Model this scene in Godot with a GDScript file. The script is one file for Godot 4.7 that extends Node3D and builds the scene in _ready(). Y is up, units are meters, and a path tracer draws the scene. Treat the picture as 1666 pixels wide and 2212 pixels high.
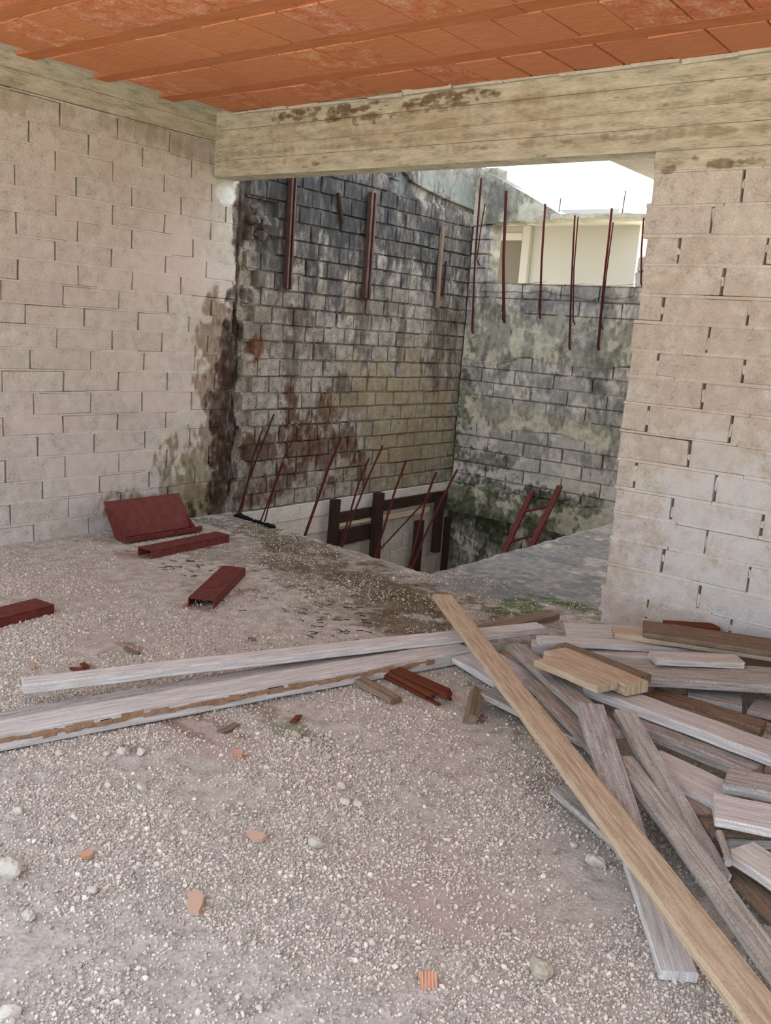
extends Node3D
# An unfinished concrete-block house: a room with a clay-tile ceiling, looking into an open stairwell.
const PX_F := 1995.1            # focal length in pixels of the 1666 x 2212 frame
const EYE := Vector3(0, 1.5, 0)
const XL := -5.27               # face of the left wall
const ZF := -4.61               # face of the front wall and its beam
const ZF2 := -4.80              # back of the front wall
const ZB := -7.98               # face of the stairwell's back wall
const XH := -3.20               # right edge of the stairwell hole
const CEIL := 2.87
const BEAM := 2.455
const FRONT := -0.92              # where the ceiling ends: the open front of the room
const LEFT_END := 0.6             # where the left wall ends, carried on unseen to keep sun off the floor
const TERRACE := 1.6              # where the floor slab ends
var cam_basis: Basis
var rng := RandomNumberGenerator.new()
var used := {}
var M := {}

# ---------------------------------------------------------------- pixels to points
func ray(px: float, py: float) -> Vector3:
	return cam_basis * Vector3((px - 833.0) / PX_F, -(py - 1106.0) / PX_F, -1.0)
func on_y(px: float, py: float, y: float) -> Vector3:
	var d := ray(px, py)
	return EYE + d * ((y - EYE.y) / d.y)
func on_x(px: float, py: float, x: float) -> Vector3:
	var d := ray(px, py)
	return EYE + d * (x / d.x)
func on_z(px: float, py: float, z: float) -> Vector3:
	var d := ray(px, py)
	return EYE + d * (z / d.z)

# ---------------------------------------------------------------- mesh building
class MB:
	var v := PackedVector3Array()
	var n := PackedVector3Array()
	var uv := PackedVector2Array()
	var uv2 := PackedVector2Array()
	var c := PackedColorArray()
	var ix := PackedInt32Array()
	var tint := Color(1, 1, 1)
	func pt(p: Vector3, nn: Vector3, a := Vector2.ZERO) -> int:
		v.append(p); n.append(nn); uv.append(a); uv2.append(Vector2.ZERO); c.append(tint)
		return v.size() - 1
	func tri(a: int, b: int, d: int) -> void:
		var g := (v[b] - v[a]).cross(v[d] - v[a])
		if g.dot(n[a] + n[b] + n[d]) > 0.0:
			ix.append_array([a, d, b])
		else:
			ix.append_array([a, b, d])
	func quad(a: int, b: int, d: int, e: int) -> void:
		tri(a, b, d); tri(a, d, e)
	func face(p: Array, nn: Vector3, uvs := []) -> void:
		var first := v.size()
		for k in p.size():
			pt(p[k], nn, uvs[k] if uvs.size() > k else Vector2.ZERO)
		for k in range(1, p.size() - 1):
			tri(first, first + k, first + k + 1)
	func box(c0: Vector3, size: Vector3, b := 0.0, basis := Basis.IDENTITY, jit := 0.0, r: RandomNumberGenerator = null) -> void:
		var h := size / 2.0
		b = minf(b, minf(h.x, minf(h.y, h.z)) * 0.6)
		var id := {}
		for sx in [-1, 1]:
			for sy in [-1, 1]:
				for sz in [-1, 1]:
					var s := Vector3(sx, sy, sz)
					var off := Vector3.ZERO
					if jit > 0.0:
						off = Vector3(r.randf_range(-jit, jit), r.randf_range(-jit, jit), r.randf_range(-jit, jit))
					var o := [Vector3(h.x, h.y - b, h.z - b), Vector3(h.x - b, h.y, h.z - b), Vector3(h.x - b, h.y - b, h.z)]
					var nr := [Vector3(sx, 0, 0), Vector3(0, sy, 0), Vector3(0, 0, sz)]
					for k in 3:
						id[[sx, sy, sz, k]] = pt(c0 + basis * (o[k] * s + off), basis * nr[k])
		for s in [-1, 1]:
			quad(id[[s, -1, -1, 0]], id[[s, 1, -1, 0]], id[[s, 1, 1, 0]], id[[s, -1, 1, 0]])
			quad(id[[-1, s, -1, 1]], id[[1, s, -1, 1]], id[[1, s, 1, 1]], id[[-1, s, 1, 1]])
			quad(id[[-1, -1, s, 2]], id[[1, -1, s, 2]], id[[1, 1, s, 2]], id[[-1, 1, s, 2]])
		if b > 0.0:
			for s in [-1, 1]:
				for t in [-1, 1]:
					quad(id[[s, t, -1, 0]], id[[s, t, 1, 0]], id[[s, t, 1, 1]], id[[s, t, -1, 1]])
					quad(id[[s, -1, t, 0]], id[[s, 1, t, 0]], id[[s, 1, t, 2]], id[[s, -1, t, 2]])
					quad(id[[-1, s, t, 1]], id[[1, s, t, 1]], id[[1, s, t, 2]], id[[-1, s, t, 2]])
			for sx in [-1, 1]:
				for sy in [-1, 1]:
					for sz in [-1, 1]:
						tri(id[[sx, sy, sz, 0]], id[[sx, sy, sz, 1]], id[[sx, sy, sz, 2]])
	func tube(p: Array, r: float, sides := 6) -> void:
		var first := v.size()
		for k in p.size():
			var d: Vector3 = (p[mini(k + 1, p.size() - 1)] - p[maxi(k - 1, 0)]).normalized()
			var a := d.cross(Vector3(0.3, 0.2, 0.93)).normalized()
			var b := d.cross(a)
			for s in sides:
				var q := TAU * s / sides
				var o := a * cos(q) + b * sin(q)
				pt(p[k] + o * r, o, Vector2(float(s) / sides, k))
		for k in p.size() - 1:
			for s in sides:
				var i := first + k * sides
				quad(i + s, i + (s + 1) % sides, i + sides + (s + 1) % sides, i + sides + s)
		for e in [0, p.size() - 1]:
			var d2: Vector3 = (p[1] - p[0]).normalized() * -1.0 if e == 0 else (p[e] - p[e - 1]).normalized()
			var ring := []
			for s in sides:
				ring.append(v[first + e * sides + s])
			face(ring, d2)
	# flat polygon (x, z) at height y with thickness below, or any prism: pts in a plane given by origin o and axes a, b, thickness along t
	func prism(pts: PackedVector2Array, o: Vector3, a: Vector3, b: Vector3, t: Vector3) -> void:
		var tris := Geometry2D.triangulate_polygon(pts)
		for s in 2:
			var nn := (-t if s == 0 else t).normalized()
			var first := v.size()
			for q in pts:
				pt(o + a * q.x + b * q.y + t * s, nn, q)
			for k in range(0, tris.size(), 3):
				tri(first + tris[k], first + tris[k + 1], first + tris[k + 2])
		var cc := Vector2.ZERO
		for q in pts:
			cc += q
		var turn := 1.0 if Geometry2D.is_polygon_clockwise(pts) else -1.0
		for k in pts.size():
			var q0 := pts[k]
			var q1 := pts[(k + 1) % pts.size()]
			var e := (q1 - q0)
			var nn2 := (a * (-e.y) + b * e.x).normalized() * turn
			face([o + a * q0.x + b * q0.y, o + a * q1.x + b * q1.y, o + a * q1.x + b * q1.y + t, o + a * q0.x + b * q0.y + t], nn2)
	# second uv set: place on the wall or floor, in the frame of its stain map
	func map2(which: String, at := Vector3.ZERO) -> void:
		for k in v.size():
			var p := v[k] + at
			match which:
				"left": uv2[k] = Vector2((p.z + 1.0) / -4.0, (2.95 - p.y) / 3.0)
				"stair": uv2[k] = Vector2((p.z + 4.7) / -3.4, (3.3 - p.y) / 4.9)
				"back": uv2[k] = Vector2((p.x + 5.4) / 3.4, (3.2 - p.y) / 4.8)
				"floor": uv2[k] = Vector2((p.x + 5.4) / 7.0, (p.z + 8.1) / 9.7)
				"front": uv2[k] = Vector2((p.x + 5.4) / 7.0, (2.95 - p.y) / 3.0)
	func mesh() -> ArrayMesh:
		var a := []
		a.resize(Mesh.ARRAY_MAX)
		a[Mesh.ARRAY_VERTEX] = v; a[Mesh.ARRAY_NORMAL] = n; a[Mesh.ARRAY_TEX_UV] = uv; a[Mesh.ARRAY_TEX_UV2] = uv2; a[Mesh.ARRAY_COLOR] = c; a[Mesh.ARRAY_INDEX] = ix
		var m := ArrayMesh.new()
		m.add_surface_from_arrays(Mesh.PRIMITIVE_TRIANGLES, a)
		return m

func numbered(called: String) -> String:
	if not used.has(called):
		used[called] = 0
		return called
	used[called] += 1
	return "%s_%03d" % [called, used[called]]
func node(mb: MB, called: String, m: Material, parent: Node3D, at := Vector3.ZERO) -> MeshInstance3D:
	var o := MeshInstance3D.new()
	o.mesh = mb.mesh()
	o.material_override = m
	o.position = at
	o.name = numbered(called) if parent == self else called
	parent.add_child(o, true)
	return o
func tag(o: Node, label: String, category: String, group := "", kind := "") -> void:
	o.set_meta("label", label)
	o.set_meta("category", category)
	if group: o.set_meta("group", group)
	if kind: o.set_meta("kind", kind)
func base(called: String, at: Vector3, label: String, category: String, group := "", kind := "") -> Node3D:
	var o := Node3D.new()
	o.name = numbered(called)
	o.position = at
	add_child(o, true)
	tag(o, label, category, group, kind)
	return o
func rr(a: float, b: float) -> float:
	return rng.randf_range(a, b)

# ---------------------------------------------------------------- textures
func noise_bytes(w: int, h: int, freq: float, octaves := 3, sd := 1, type := FastNoiseLite.TYPE_SIMPLEX_SMOOTH) -> PackedByteArray:
	var n := FastNoiseLite.new()
	n.seed = sd; n.frequency = freq; n.noise_type = type; n.fractal_octaves = octaves
	n.fractal_type = FastNoiseLite.FRACTAL_FBM if octaves > 1 else FastNoiseLite.FRACTAL_NONE
	if type == FastNoiseLite.TYPE_CELLULAR:
		n.cellular_return_type = FastNoiseLite.RETURN_DISTANCE
		n.cellular_jitter = 1.0
	var im := n.get_seamless_image(w, h)
	im.convert(Image.FORMAT_L8)
	return im.get_data()
func tex(w: int, h: int, data: PackedByteArray, format: Image.Format) -> ImageTexture:
	return ImageTexture.create_from_image(Image.create_from_data(w, h, false, format, data))
# a colour ramp over a weighted sum of noises
func ramp_tex(w: int, h: int, parts: Array, ramp: Array) -> ImageTexture:
	var lut := PackedByteArray()
	for k in 256:
		var t := k / 255.0 * (ramp.size() - 1)
		var i := mini(int(t), ramp.size() - 2)
		var col: Color = ramp[i].lerp(ramp[i + 1], t - i)
		lut.append_array([col.r8, col.g8, col.b8])
	var out := PackedByteArray()
	out.resize(w * h * 3)
	var data := PackedFloat32Array()
	data.resize(w * h)
	for p in parts:
		var b: PackedByteArray = p[0]
		var k: float = p[1]
		for i in w * h:
			data[i] += (b[i] - 127.5) * k
	for i in w * h:
		var q := clampi(int(data[i] + 127.5), 0, 255) * 3
		out[i * 3] = lut[q]; out[i * 3 + 1] = lut[q + 1]; out[i * 3 + 2] = lut[q + 2]
	return tex(w, h, out, Image.FORMAT_RGB8)
func grey_tex(w: int, h: int, parts: Array) -> ImageTexture:
	var out := PackedByteArray()
	out.resize(w * h)
	var data := PackedFloat32Array()
	data.resize(w * h)
	for p in parts:
		var b: PackedByteArray = p[0]
		var k: float = p[1]
		for i in w * h:
			data[i] += (b[i] - 127.5) * k
	for i in w * h:
		out[i] = clampi(int(data[i] + 127.5), 0, 255)
	return tex(w, h, out, Image.FORMAT_L8)
var blot_a: PackedByteArray
var blot_b: PackedByteArray
# stains, moss, dirt and some painted light and shade with ragged outlines: blobs are [x, y, rx, ry, colour, strength, raggedness, streak]
func stain_map(w: int, h: int, u0: float, u1: float, v0: float, v1: float, blobs: Array) -> ImageTexture:
	var R := PackedFloat32Array(); R.resize(w * h)
	var G := R.duplicate()
	var B := R.duplicate()
	var A := R.duplicate()
	var first_col: Color = blobs[0][4]
	R.fill(first_col.r); G.fill(first_col.g); B.fill(first_col.b)
	var sx := (u1 - u0) / w
	var sy := (v1 - v0) / h
	var seedk := 0
	for b in blobs:
		seedk += 37
		var cx: float = b[0]
		var cy: float = b[1]
		var rx: float = b[2]
		var ry: float = b[3]
		var col: Color = b[4]
		var al: float = b[5]
		var rag: float = b[6] if b.size() > 6 else 0.8
		var st: float = b[7] if b.size() > 7 else 1.0
		var reach := 1.0 + rag * 0.75
		var xa := clampi(int((cx - rx * reach - u0) / (u1 - u0) * w), 0, w) if u1 > u0 else clampi(int((cx + rx * reach - u0) / (u1 - u0) * w), 0, w)
		var xb := clampi(int((cx + rx * reach - u0) / (u1 - u0) * w) + 1, 0, w) if u1 > u0 else clampi(int((cx - rx * reach - u0) / (u1 - u0) * w) + 1, 0, w)
		var ya := clampi(int((cy - ry * reach - v0) / (v1 - v0) * h), 0, h) if v1 > v0 else clampi(int((cy + ry * reach - v0) / (v1 - v0) * h), 0, h)
		var yb := clampi(int((cy + ry * reach - v0) / (v1 - v0) * h) + 1, 0, h) if v1 > v0 else clampi(int((cy - ry * reach - v0) / (v1 - v0) * h) + 1, 0, h)
		for y in range(ya, yb):
			var dy := (v0 + (y + 0.5) * sy - cy) / ry
			for x in range(xa, xb):
				var dx := (u0 + (x + 0.5) * sx - cx) / rx
				var d := sqrt(dx * dx + dy * dy)
				if d > reach:
					continue
				var q := (int(y * st) + seedk * 3) % 512 * 512 + (x + seedk) % 512
				var na := (blot_a[q] - 127.5) / 127.5
				var nb := (blot_b[q] - 127.5) / 127.5
				var t := clampf((1.0 - d + (na * 0.9 + nb * 0.45) * rag) / 0.45, 0.0, 1.0)
				t = t * t * (3.0 - 2.0 * t) * al * (0.8 + 0.35 * nb)
				if t <= 0.003:
					continue
				t = minf(t, 1.0)
				var i := y * w + x
				var oa := A[i]
				var na2 := t + oa * (1.0 - t)
				var k := t / na2
				R[i] = lerpf(R[i], col.r, k); G[i] = lerpf(G[i], col.g, k); B[i] = lerpf(B[i], col.b, k)
				A[i] = na2
	var out := PackedByteArray()
	out.resize(w * h * 4)
	for i in w * h:
		out[i * 4] = int(R[i] * 255); out[i * 4 + 1] = int(G[i] * 255); out[i * 4 + 2] = int(B[i] * 255); out[i * 4 + 3] = int(A[i] * 255)
	return tex(w, h, out, Image.FORMAT_RGBA8)

func mat(called: String, albedo: Texture2D, height: Texture2D, scale: Vector3, relief: float, rough := 0.95, tint := Color.WHITE, stain: Texture2D = null) -> StandardMaterial3D:
	var m := StandardMaterial3D.new()
	m.resource_name = called
	m.albedo_color = tint
	m.albedo_texture = albedo
	m.vertex_color_use_as_albedo = true
	m.roughness = rough
	m.metallic_specular = 0.25
	m.uv1_triplanar = true
	m.uv1_world_triplanar = true
	m.uv1_scale = scale
	if height:
		m.heightmap_enabled = true
		m.heightmap_texture = height
		m.heightmap_scale = relief
	if stain:
		m.detail_enabled = true
		m.detail_albedo = stain
		m.detail_uv_layer = BaseMaterial3D.DETAIL_UV_2
		m.detail_blend_mode = BaseMaterial3D.BLEND_MODE_MIX
	M[called] = m
	return m
func flat(called: String, col: Color, rough := 0.8, metal := 0.0) -> StandardMaterial3D:
	var m := StandardMaterial3D.new()
	m.resource_name = called
	m.albedo_color = col; m.roughness = rough; m.metallic = metal; m.metallic_specular = 0.3
	M[called] = m
	return m

# ---------------------------------------------------------------- materials
func lw(px: float, py: float, rz: float, ry: float, col: Color, al: float, rag := 0.8, st := 1.0) -> Array:
	var p := on_x(px, py, XL)
	return [p.z, p.y, rz, ry, col, al, rag, st]
func bw(px: float, py: float, rx: float, ry: float, col: Color, al: float, rag := 0.8, st := 1.0) -> Array:
	var p := on_z(px, py, ZB)
	return [p.x, p.y, rx, ry, col, al, rag, st]
func fl(px: float, py: float, rx: float, rz: float, col: Color, al: float, rag := 0.8) -> Array:
	var p := on_y(px, py, 0.0)
	return [p.x, p.z, rx, rz, col, al, rag]

func make_materials() -> void:
	blot_a = noise_bytes(512, 512, 0.022, 4, 11)
	blot_b = noise_bytes(512, 512, 0.11, 3, 23)
	var fine := noise_bytes(512, 512, 0.35, 2, 3)
	var mid := noise_bytes(512, 512, 0.06, 3, 4)
	var big := noise_bytes(512, 512, 0.012, 3, 5)
	var cells := noise_bytes(512, 512, 0.09, 1, 6, FastNoiseLite.TYPE_CELLULAR)
	var pores := noise_bytes(512, 512, 0.16, 2, 8, FastNoiseLite.TYPE_CELLULAR)
	var block_col := ramp_tex(512, 512, [[fine, 0.35], [mid, 0.5], [big, 0.5], [pores, 0.35]], [Color(0.56, 0.535, 0.50), Color(0.72, 0.695, 0.655), Color(0.775, 0.75, 0.715), Color(0.85, 0.83, 0.80)])
	var block_h := grey_tex(512, 512, [[fine, 0.35], [mid, 0.45], [pores, 0.7]])
	var mortar_col := ramp_tex(512, 512, [[fine, 0.4], [mid, 0.5], [big, 0.4]], [Color(0.64, 0.61, 0.565), Color(0.765, 0.735, 0.69), Color(0.84, 0.815, 0.77)])
	var conc_col := ramp_tex(512, 512, [[fine, 0.25], [mid, 0.55], [big, 0.7]], [Color(0.53, 0.505, 0.44), Color(0.67, 0.65, 0.575), Color(0.745, 0.725, 0.65), Color(0.80, 0.785, 0.715)])
	var conc_h := grey_tex(512, 512, [[fine, 0.3], [mid, 0.5], [big, 0.3]])
	var dirt_col := ramp_tex(512, 512, [[fine, 0.3], [mid, 0.5], [big, 0.6], [cells, 0.2]], [Color(0.49, 0.455, 0.415), Color(0.65, 0.62, 0.575), Color(0.725, 0.695, 0.65), Color(0.82, 0.79, 0.75)])
	var dirt_h := grey_tex(512, 512, [[fine, 0.4], [cells, 0.8], [mid, 0.5]])
	# blocks that years of rain have greyed, peppered with dark lichen
	var worn_col := ramp_tex(512, 512, [[fine, 0.35], [mid, 0.7], [big, 0.7], [pores, 0.4]], [Color(0.35, 0.335, 0.31), Color(0.53, 0.505, 0.465), Color(0.62, 0.59, 0.545), Color(0.73, 0.70, 0.655)])
	# ---- left wall of the room: damp stain beside the stairwell, lime bloom, patch of white mortar
	var damp := Color(0.20, 0.135, 0.085)
	var brown := Color(0.40, 0.30, 0.19)
	var bloom := Color(0.80, 0.745, 0.72)
	var l := []
	l.append(lw(250, 720, 1.4, 1.2, Color(0.72, 0.65, 0.60), 0.35, 1.0))
	for p in [[330, 560, 0.45, 0.3], [420, 560, 0.4, 0.25], [350, 860, 0.4, 0.14], [330, 785, 0.11, 0.09], [390, 480, 0.2, 0.25], [200, 1010, 0.6, 0.2], [70, 910, 0.25, 0.08]]:
		l.append(lw(p[0], p[1], p[2], p[3], bloom, 0.55, 1.0))
	for p in [[470, 660, 0.16, 0.12], [470, 760, 0.2, 0.25], [455, 850, 0.22, 0.25], [455, 940, 0.22, 0.2], [440, 1020, 0.35, 0.25], [400, 1080, 0.55, 0.2], [480, 1080, 0.25, 0.2]]:
		l.append(lw(p[0], p[1], p[2], p[3], brown if p[1] < 1000 else Color(0.42, 0.37, 0.24), 0.75, 1.0, 0.6))
	for p in [[500, 640, 0.09, 0.1], [500, 720, 0.14, 0.2], [492, 800, 0.17, 0.2], [490, 880, 0.16, 0.25], [488, 960, 0.16, 0.3], [486, 1040, 0.16, 0.25], [480, 1090, 0.3, 0.12], [512, 520, 0.04, 0.4]]:
		l.append(lw(p[0], p[1], p[2], p[3], damp, 0.95, 0.9, 0.6))
	l.append(lw(486, 420, 0.12, 0.085, Color(0.86, 0.88, 0.86), 1.0, 0.25))
	for p in [[40, 215], [150, 240], [270, 270], [370, 300], [420, 330]]:
		l.append(lw(p[0], p[1], 0.25, 0.07, Color(0.60, 0.56, 0.47), 0.6, 1.0, 0.2))
	var left_stain := stain_map(512, 384, -1.0, -5.0, 2.95, -0.05, l)
	# ---- stairwell side of the same wall
	var s := []
	var soot := Color(0.22, 0.22, 0.23)
	for i in 40:
		s.append([rr(-8.0, -4.9), rr(0.0, 3.1), rr(0.1, 0.35), rr(0.08, 0.25), Color(0.40, 0.37, 0.33), 0.5, 1.1, 0.8])
	for p in [[560, 440, 0.4, 0.35], [680, 470, 0.6, 0.5], [820, 440, 0.7, 0.45], [900, 520, 0.7, 0.5], [980, 560, 0.5, 0.6], [700, 400, 0.9, 0.3], [740, 580, 0.4, 0.35], [600, 560, 0.35, 0.25]]:
		s.append(lw(p[0], p[1], p[2], p[3], soot, 0.8, 1.0, 0.5))
	for p in [[880, 850, 0.9, 0.5], [920, 950, 0.8, 0.45], [830, 1010, 0.7, 0.3], [800, 860, 0.4, 0.3]]:
		s.append(lw(p[0], p[1], p[2], p[3], Color(0.56, 0.48, 0.345), 0.5, 1.0))
	for p in [[790, 700, 0.12, 0.45], [740, 830, 0.12, 0.12], [690, 760, 0.2, 0.12], [640, 690, 0.2, 0.1], [625, 800, 0.12, 0.4], [870, 700, 0.1, 0.4], [960, 720, 0.3, 0.5]]:
		s.append(lw(p[0], p[1], p[2], p[3], Color(0.27, 0.22, 0.17), 0.7, 0.9, 0.4))
	for p in [[560, 960, 0.25, 0.12], [640, 960, 0.3, 0.2], [700, 990, 0.3, 0.25], [750, 960, 0.2, 0.15], [690, 900, 0.25, 0.2], [600, 1040, 0.3, 0.15], [640, 870, 0.15, 0.25], [560, 1080, 0.2, 0.08], [720, 1040, 0.2, 0.1], [780, 1000, 0.15, 0.15]]:
		s.append(lw(p[0], p[1], p[2], p[3], Color(0.30, 0.18, 0.10), 0.85, 1.1, 0.7))
	for p in [[513, 450, 0.07, 0.4], [516, 600, 0.07, 0.4], [513, 760, 0.08, 0.4], [506, 900, 0.08, 0.4], [503, 1040, 0.08, 0.3]]:
		s.append(lw(p[0], p[1], p[2], p[3], Color(0.15, 0.09, 0.055), 1.0, 0.7, 0.5))
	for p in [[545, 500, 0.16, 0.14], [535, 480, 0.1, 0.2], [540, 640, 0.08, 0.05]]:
		s.append(lw(p[0], p[1], p[2], p[3], Color(0.24, 0.18, 0.14), 0.85, 0.8))  # brown damp that also puts recess shade into the broken pocket
	s.append(lw(550, 755, 0.08, 0.12, Color(0.38, 0.20, 0.10), 0.9, 0.6))
	for p in [[960, 400, 0.5, 0.14], [1000, 430, 0.2, 0.12], [880, 395, 0.3, 0.1]]:
		s.append(lw(p[0], p[1], p[2], p[3], Color(0.50, 0.53, 0.50), 0.7, 1.0))
	s.append(lw(1000, 900, 0.25, 0.9, Color(0.33, 0.35, 0.27), 0.6, 1.0))
	var stair_stain_shade := stain_map(512, 512, -4.7, -8.1, 3.3, -1.6, s)
	# ---- back wall of the stairwell: black mould, grey bloom, moss at the foot
	var k := []
	for p in [[1060, 720, 0.35, 0.35], [1120, 780, 0.4, 0.2], [1050, 820, 0.3, 0.2], [1080, 880, 0.5, 0.2], [1330, 760, 0.25, 0.5], [1330, 920, 0.25, 0.4], [1150, 650, 0.4, 0.12], [1320, 1020, 0.3, 0.2], [1060, 600, 0.15, 0.3], [1250, 900, 0.4, 0.12], [1200, 680, 0.5, 0.2], [1260, 780, 0.4, 0.2], [1020, 640, 0.12, 0.4], [1100, 960, 0.4, 0.15], [1120, 420, 0.5, 0.25], [1070, 450, 0.2, 0.3], [1240, 840, 0.5, 0.15], [1300, 640, 0.4, 0.1]]:
		k.append(bw(p[0], p[1], p[2], p[3], Color(0.24, 0.255, 0.255), 0.55, 1.1, 0.7))
	for p in [[1180, 830, 0.3, 0.08], [1200, 870, 0.35, 0.08], [1190, 960, 0.35, 0.12], [1150, 1010, 0.3, 0.1], [1200, 720, 0.4, 0.15], [1010, 960, 0.25, 0.12], [1250, 650, 0.5, 0.06]]:
		k.append(bw(p[0], p[1], p[2], p[3], Color(0.50, 0.51, 0.51), 0.5, 1.0))
	for p in [[1060, 700], [1090, 740], [1010, 780], [1075, 760], [1200, 690], [1255, 660], [1140, 735], [1300, 700], [1180, 760]]:
		k.append(bw(p[0], p[1], 0.07, 0.06, Color(0.60, 0.62, 0.58), 0.5, 0.7))
	for p in [[1100, 1060, 0.8, 0.1], [1250, 1090, 0.6, 0.1], [1020, 1080, 0.4, 0.2], [1080, 1110, 0.8, 0.2], [1040, 1000, 0.3, 0.15], [1000, 880, 0.12, 0.6], [1200, 1170, 0.8, 0.2], [1020, 1150, 0.4, 0.25], [1090, 1170, 0.4, 0.2], [1000, 1210, 0.4, 0.2]]:
		k.append(bw(p[0], p[1], p[2], p[3], Color(0.21, 0.24, 0.15), 0.8, 1.0))
	var back_stain := stain_map(448, 512, -5.4, -2.0, 3.2, -1.6, k)
	# ---- floor: trodden dust, dark damp soil and moss by the stairwell, rust under the steel
	var f := []
	f.append(fl(800, 1250, 2.2, 0.7, Color(0.43, 0.385, 0.31), 0.65, 1.0))
	for p in [[700, 1230, 0.7, 0.35], [850, 1290, 0.6, 0.35], [620, 1170, 0.5, 0.25], [930, 1320, 0.4, 0.25], [560, 1140, 0.3, 0.2], [800, 1340, 0.4, 0.2]]:
		f.append(fl(p[0], p[1], p[2], p[3], Color(0.35, 0.295, 0.205), 0.88, 1.0))
	for p in [[1150, 1230, 0.6, 0.7], [1250, 1180, 0.5, 0.9], [1050, 1270, 0.5, 0.3], [1220, 1280, 0.5, 0.4]]:
		f.append(fl(p[0], p[1], p[2], p[3], Color(0.40, 0.41, 0.42), 0.7, 1.0))
	for p in [[1120, 1305, 0.22, 0.12], [1180, 1295, 0.2, 0.1], [1090, 1320, 0.15, 0.06], [1240, 1310, 0.15, 0.1]]:
		f.append(fl(p[0], p[1], p[2], p[3], Color(0.26, 0.33, 0.13), 0.9, 1.0))
	for p in [[640, 1585, 0.13, 0.06], [600, 1570, 0.08, 0.04]]:
		f.append(fl(p[0], p[1], p[2], p[3], Color(0.38, 0.41, 0.26), 0.75, 0.9))
	for p in [[480, 1110, 0.35, 0.12], [440, 1125, 0.2, 0.15]]:
		f.append(fl(p[0], p[1], p[2], p[3], Color(0.30, 0.29, 0.21), 0.7, 1.0))
	for p in [[290, 1195, 0.14, 0.2], [390, 1185, 0.1, 0.3], [430, 1310, 0.12, 0.06], [480, 1290, 0.06, 0.3]]:
		f.append(fl(p[0], p[1], p[2], p[3], Color(0.45, 0.28, 0.19), 0.6, 1.0))
	for p in [[150, 1260, 0.5, 0.5], [250, 1370, 0.6, 0.4], [420, 1600, 0.3, 0.12], [600, 1650, 0.5, 0.12], [900, 1900, 0.3, 0.2], [720, 1870, 0.25, 0.12], [980, 1980, 0.3, 0.15]]:
		f.append(fl(p[0], p[1], p[2], p[3], Color(0.66, 0.585, 0.55), 0.55, 1.0))
	for p in [[390, 1230, 0.4, 0.1], [700, 1310, 0.4, 0.1], [470, 1145, 0.15, 0.05]]:
		f.append(fl(p[0], p[1], p[2], p[3], Color(0.72, 0.69, 0.64), 0.6, 1.0))
	for p in [[280, 1400, 0.1, 0.04], [180, 1440, 0.05, 0.05], [490, 1570, 0.2, 0.04], [380, 1570, 0.25, 0.04], [560, 1530, 0.3, 0.05], [280, 1610, 0.05, 0.03], [1110, 1560, 0.25, 0.2], [1180, 1680, 0.12, 0.2]]:
		f.append(fl(p[0], p[1], p[2], p[3], Color(0.45, 0.32, 0.24), 0.6, 1.0))
	var floor_stain := stain_map(700, 970, -5.4, 1.6, -8.1, 1.6, f)
	# ---- beam and front wall: honeycombed concrete, board dirt, damp at the foot of the pier, cool daylight painted above it
	var g := []
	g.append([-3.6, 2.66, 1.4, 0.12, Color(0.62, 0.53, 0.43), 0.4, 1.0, 0.3])
	for i in 130:
		var x := rr(-4.7, -2.95)
		g.append([x, 2.845 - rr(0.0, 0.12) * (1.0 - absf(x + 3.8) * 0.7) , rr(0.01, 0.06), rr(0.006, 0.02), Color(0.42, 0.345, 0.26), 0.9, 1.0])
	for i in 40:
		g.append([rr(-5.2, -0.9), rr(2.46, 2.84), rr(0.01, 0.05), rr(0.004, 0.012), Color(0.44, 0.38, 0.29), 0.7, 0.9])
	for i in 14:
		g.append([rr(-1.95, -0.9), rr(2.36, 2.43), rr(0.02, 0.07), rr(0.01, 0.025), Color(0.40, 0.34, 0.26), 0.8, 1.0])
	for i in 10:
		g.append([rr(-5.0, -1.0), [2.53, 2.60, 2.67, 2.76][i % 4], rr(0.3, 0.9), 0.02, Color(0.55, 0.49, 0.40), 0.5, 1.0, 0.15])
	for p in [[-1.9, 0.2, 0.2, 0.2], [-1.95, 0.5, 0.1, 0.15], [-1.7, 0.12, 0.25, 0.08], [-1.78, 1.95, 0.1, 0.1], [-1.6, 1.3, 0.6, 0.7]]:
		g.append([p[0], p[1], p[2], p[3], Color(0.66, 0.59, 0.51), 0.45, 1.0])
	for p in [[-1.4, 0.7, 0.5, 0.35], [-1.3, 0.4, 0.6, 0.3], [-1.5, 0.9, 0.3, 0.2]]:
		g.append([p[0], p[1], p[2], p[3], Color(0.78, 0.78, 0.765), 0.6, 1.0])  # cool daylight on the lower pier, put into the colour
	var front_stain_light := stain_map(1024, 440, -5.4, 1.6, 2.95, -0.05, g)
	var sc := Vector3(1.6, 1.6, 1.6)
	mat("left_block", block_col, block_h, sc, 0.35, 0.95, Color.WHITE, left_stain)
	mat("left_mortar", mortar_col, conc_h, sc, 0.3, 0.95, Color.WHITE, left_stain)
	mat("stair_block", worn_col, block_h, sc, 0.5, 0.9, Color.WHITE, stair_stain_shade)
	mat("stair_mortar", worn_col, conc_h, sc, 0.5, 0.9, Color.WHITE, stair_stain_shade)
	mat("back_block", block_col, block_h, sc, 0.5, 0.9, Color.WHITE, back_stain)
	mat("back_plaster", conc_col, block_h, sc, 0.6, 0.9, Color.WHITE, back_stain)
	mat("front_block", block_col, block_h, sc, 0.4, 0.95, Color.WHITE, front_stain_light)
	mat("front_mortar", mortar_col, conc_h, sc, 0.3, 0.95, Color.WHITE, front_stain_light)
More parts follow.
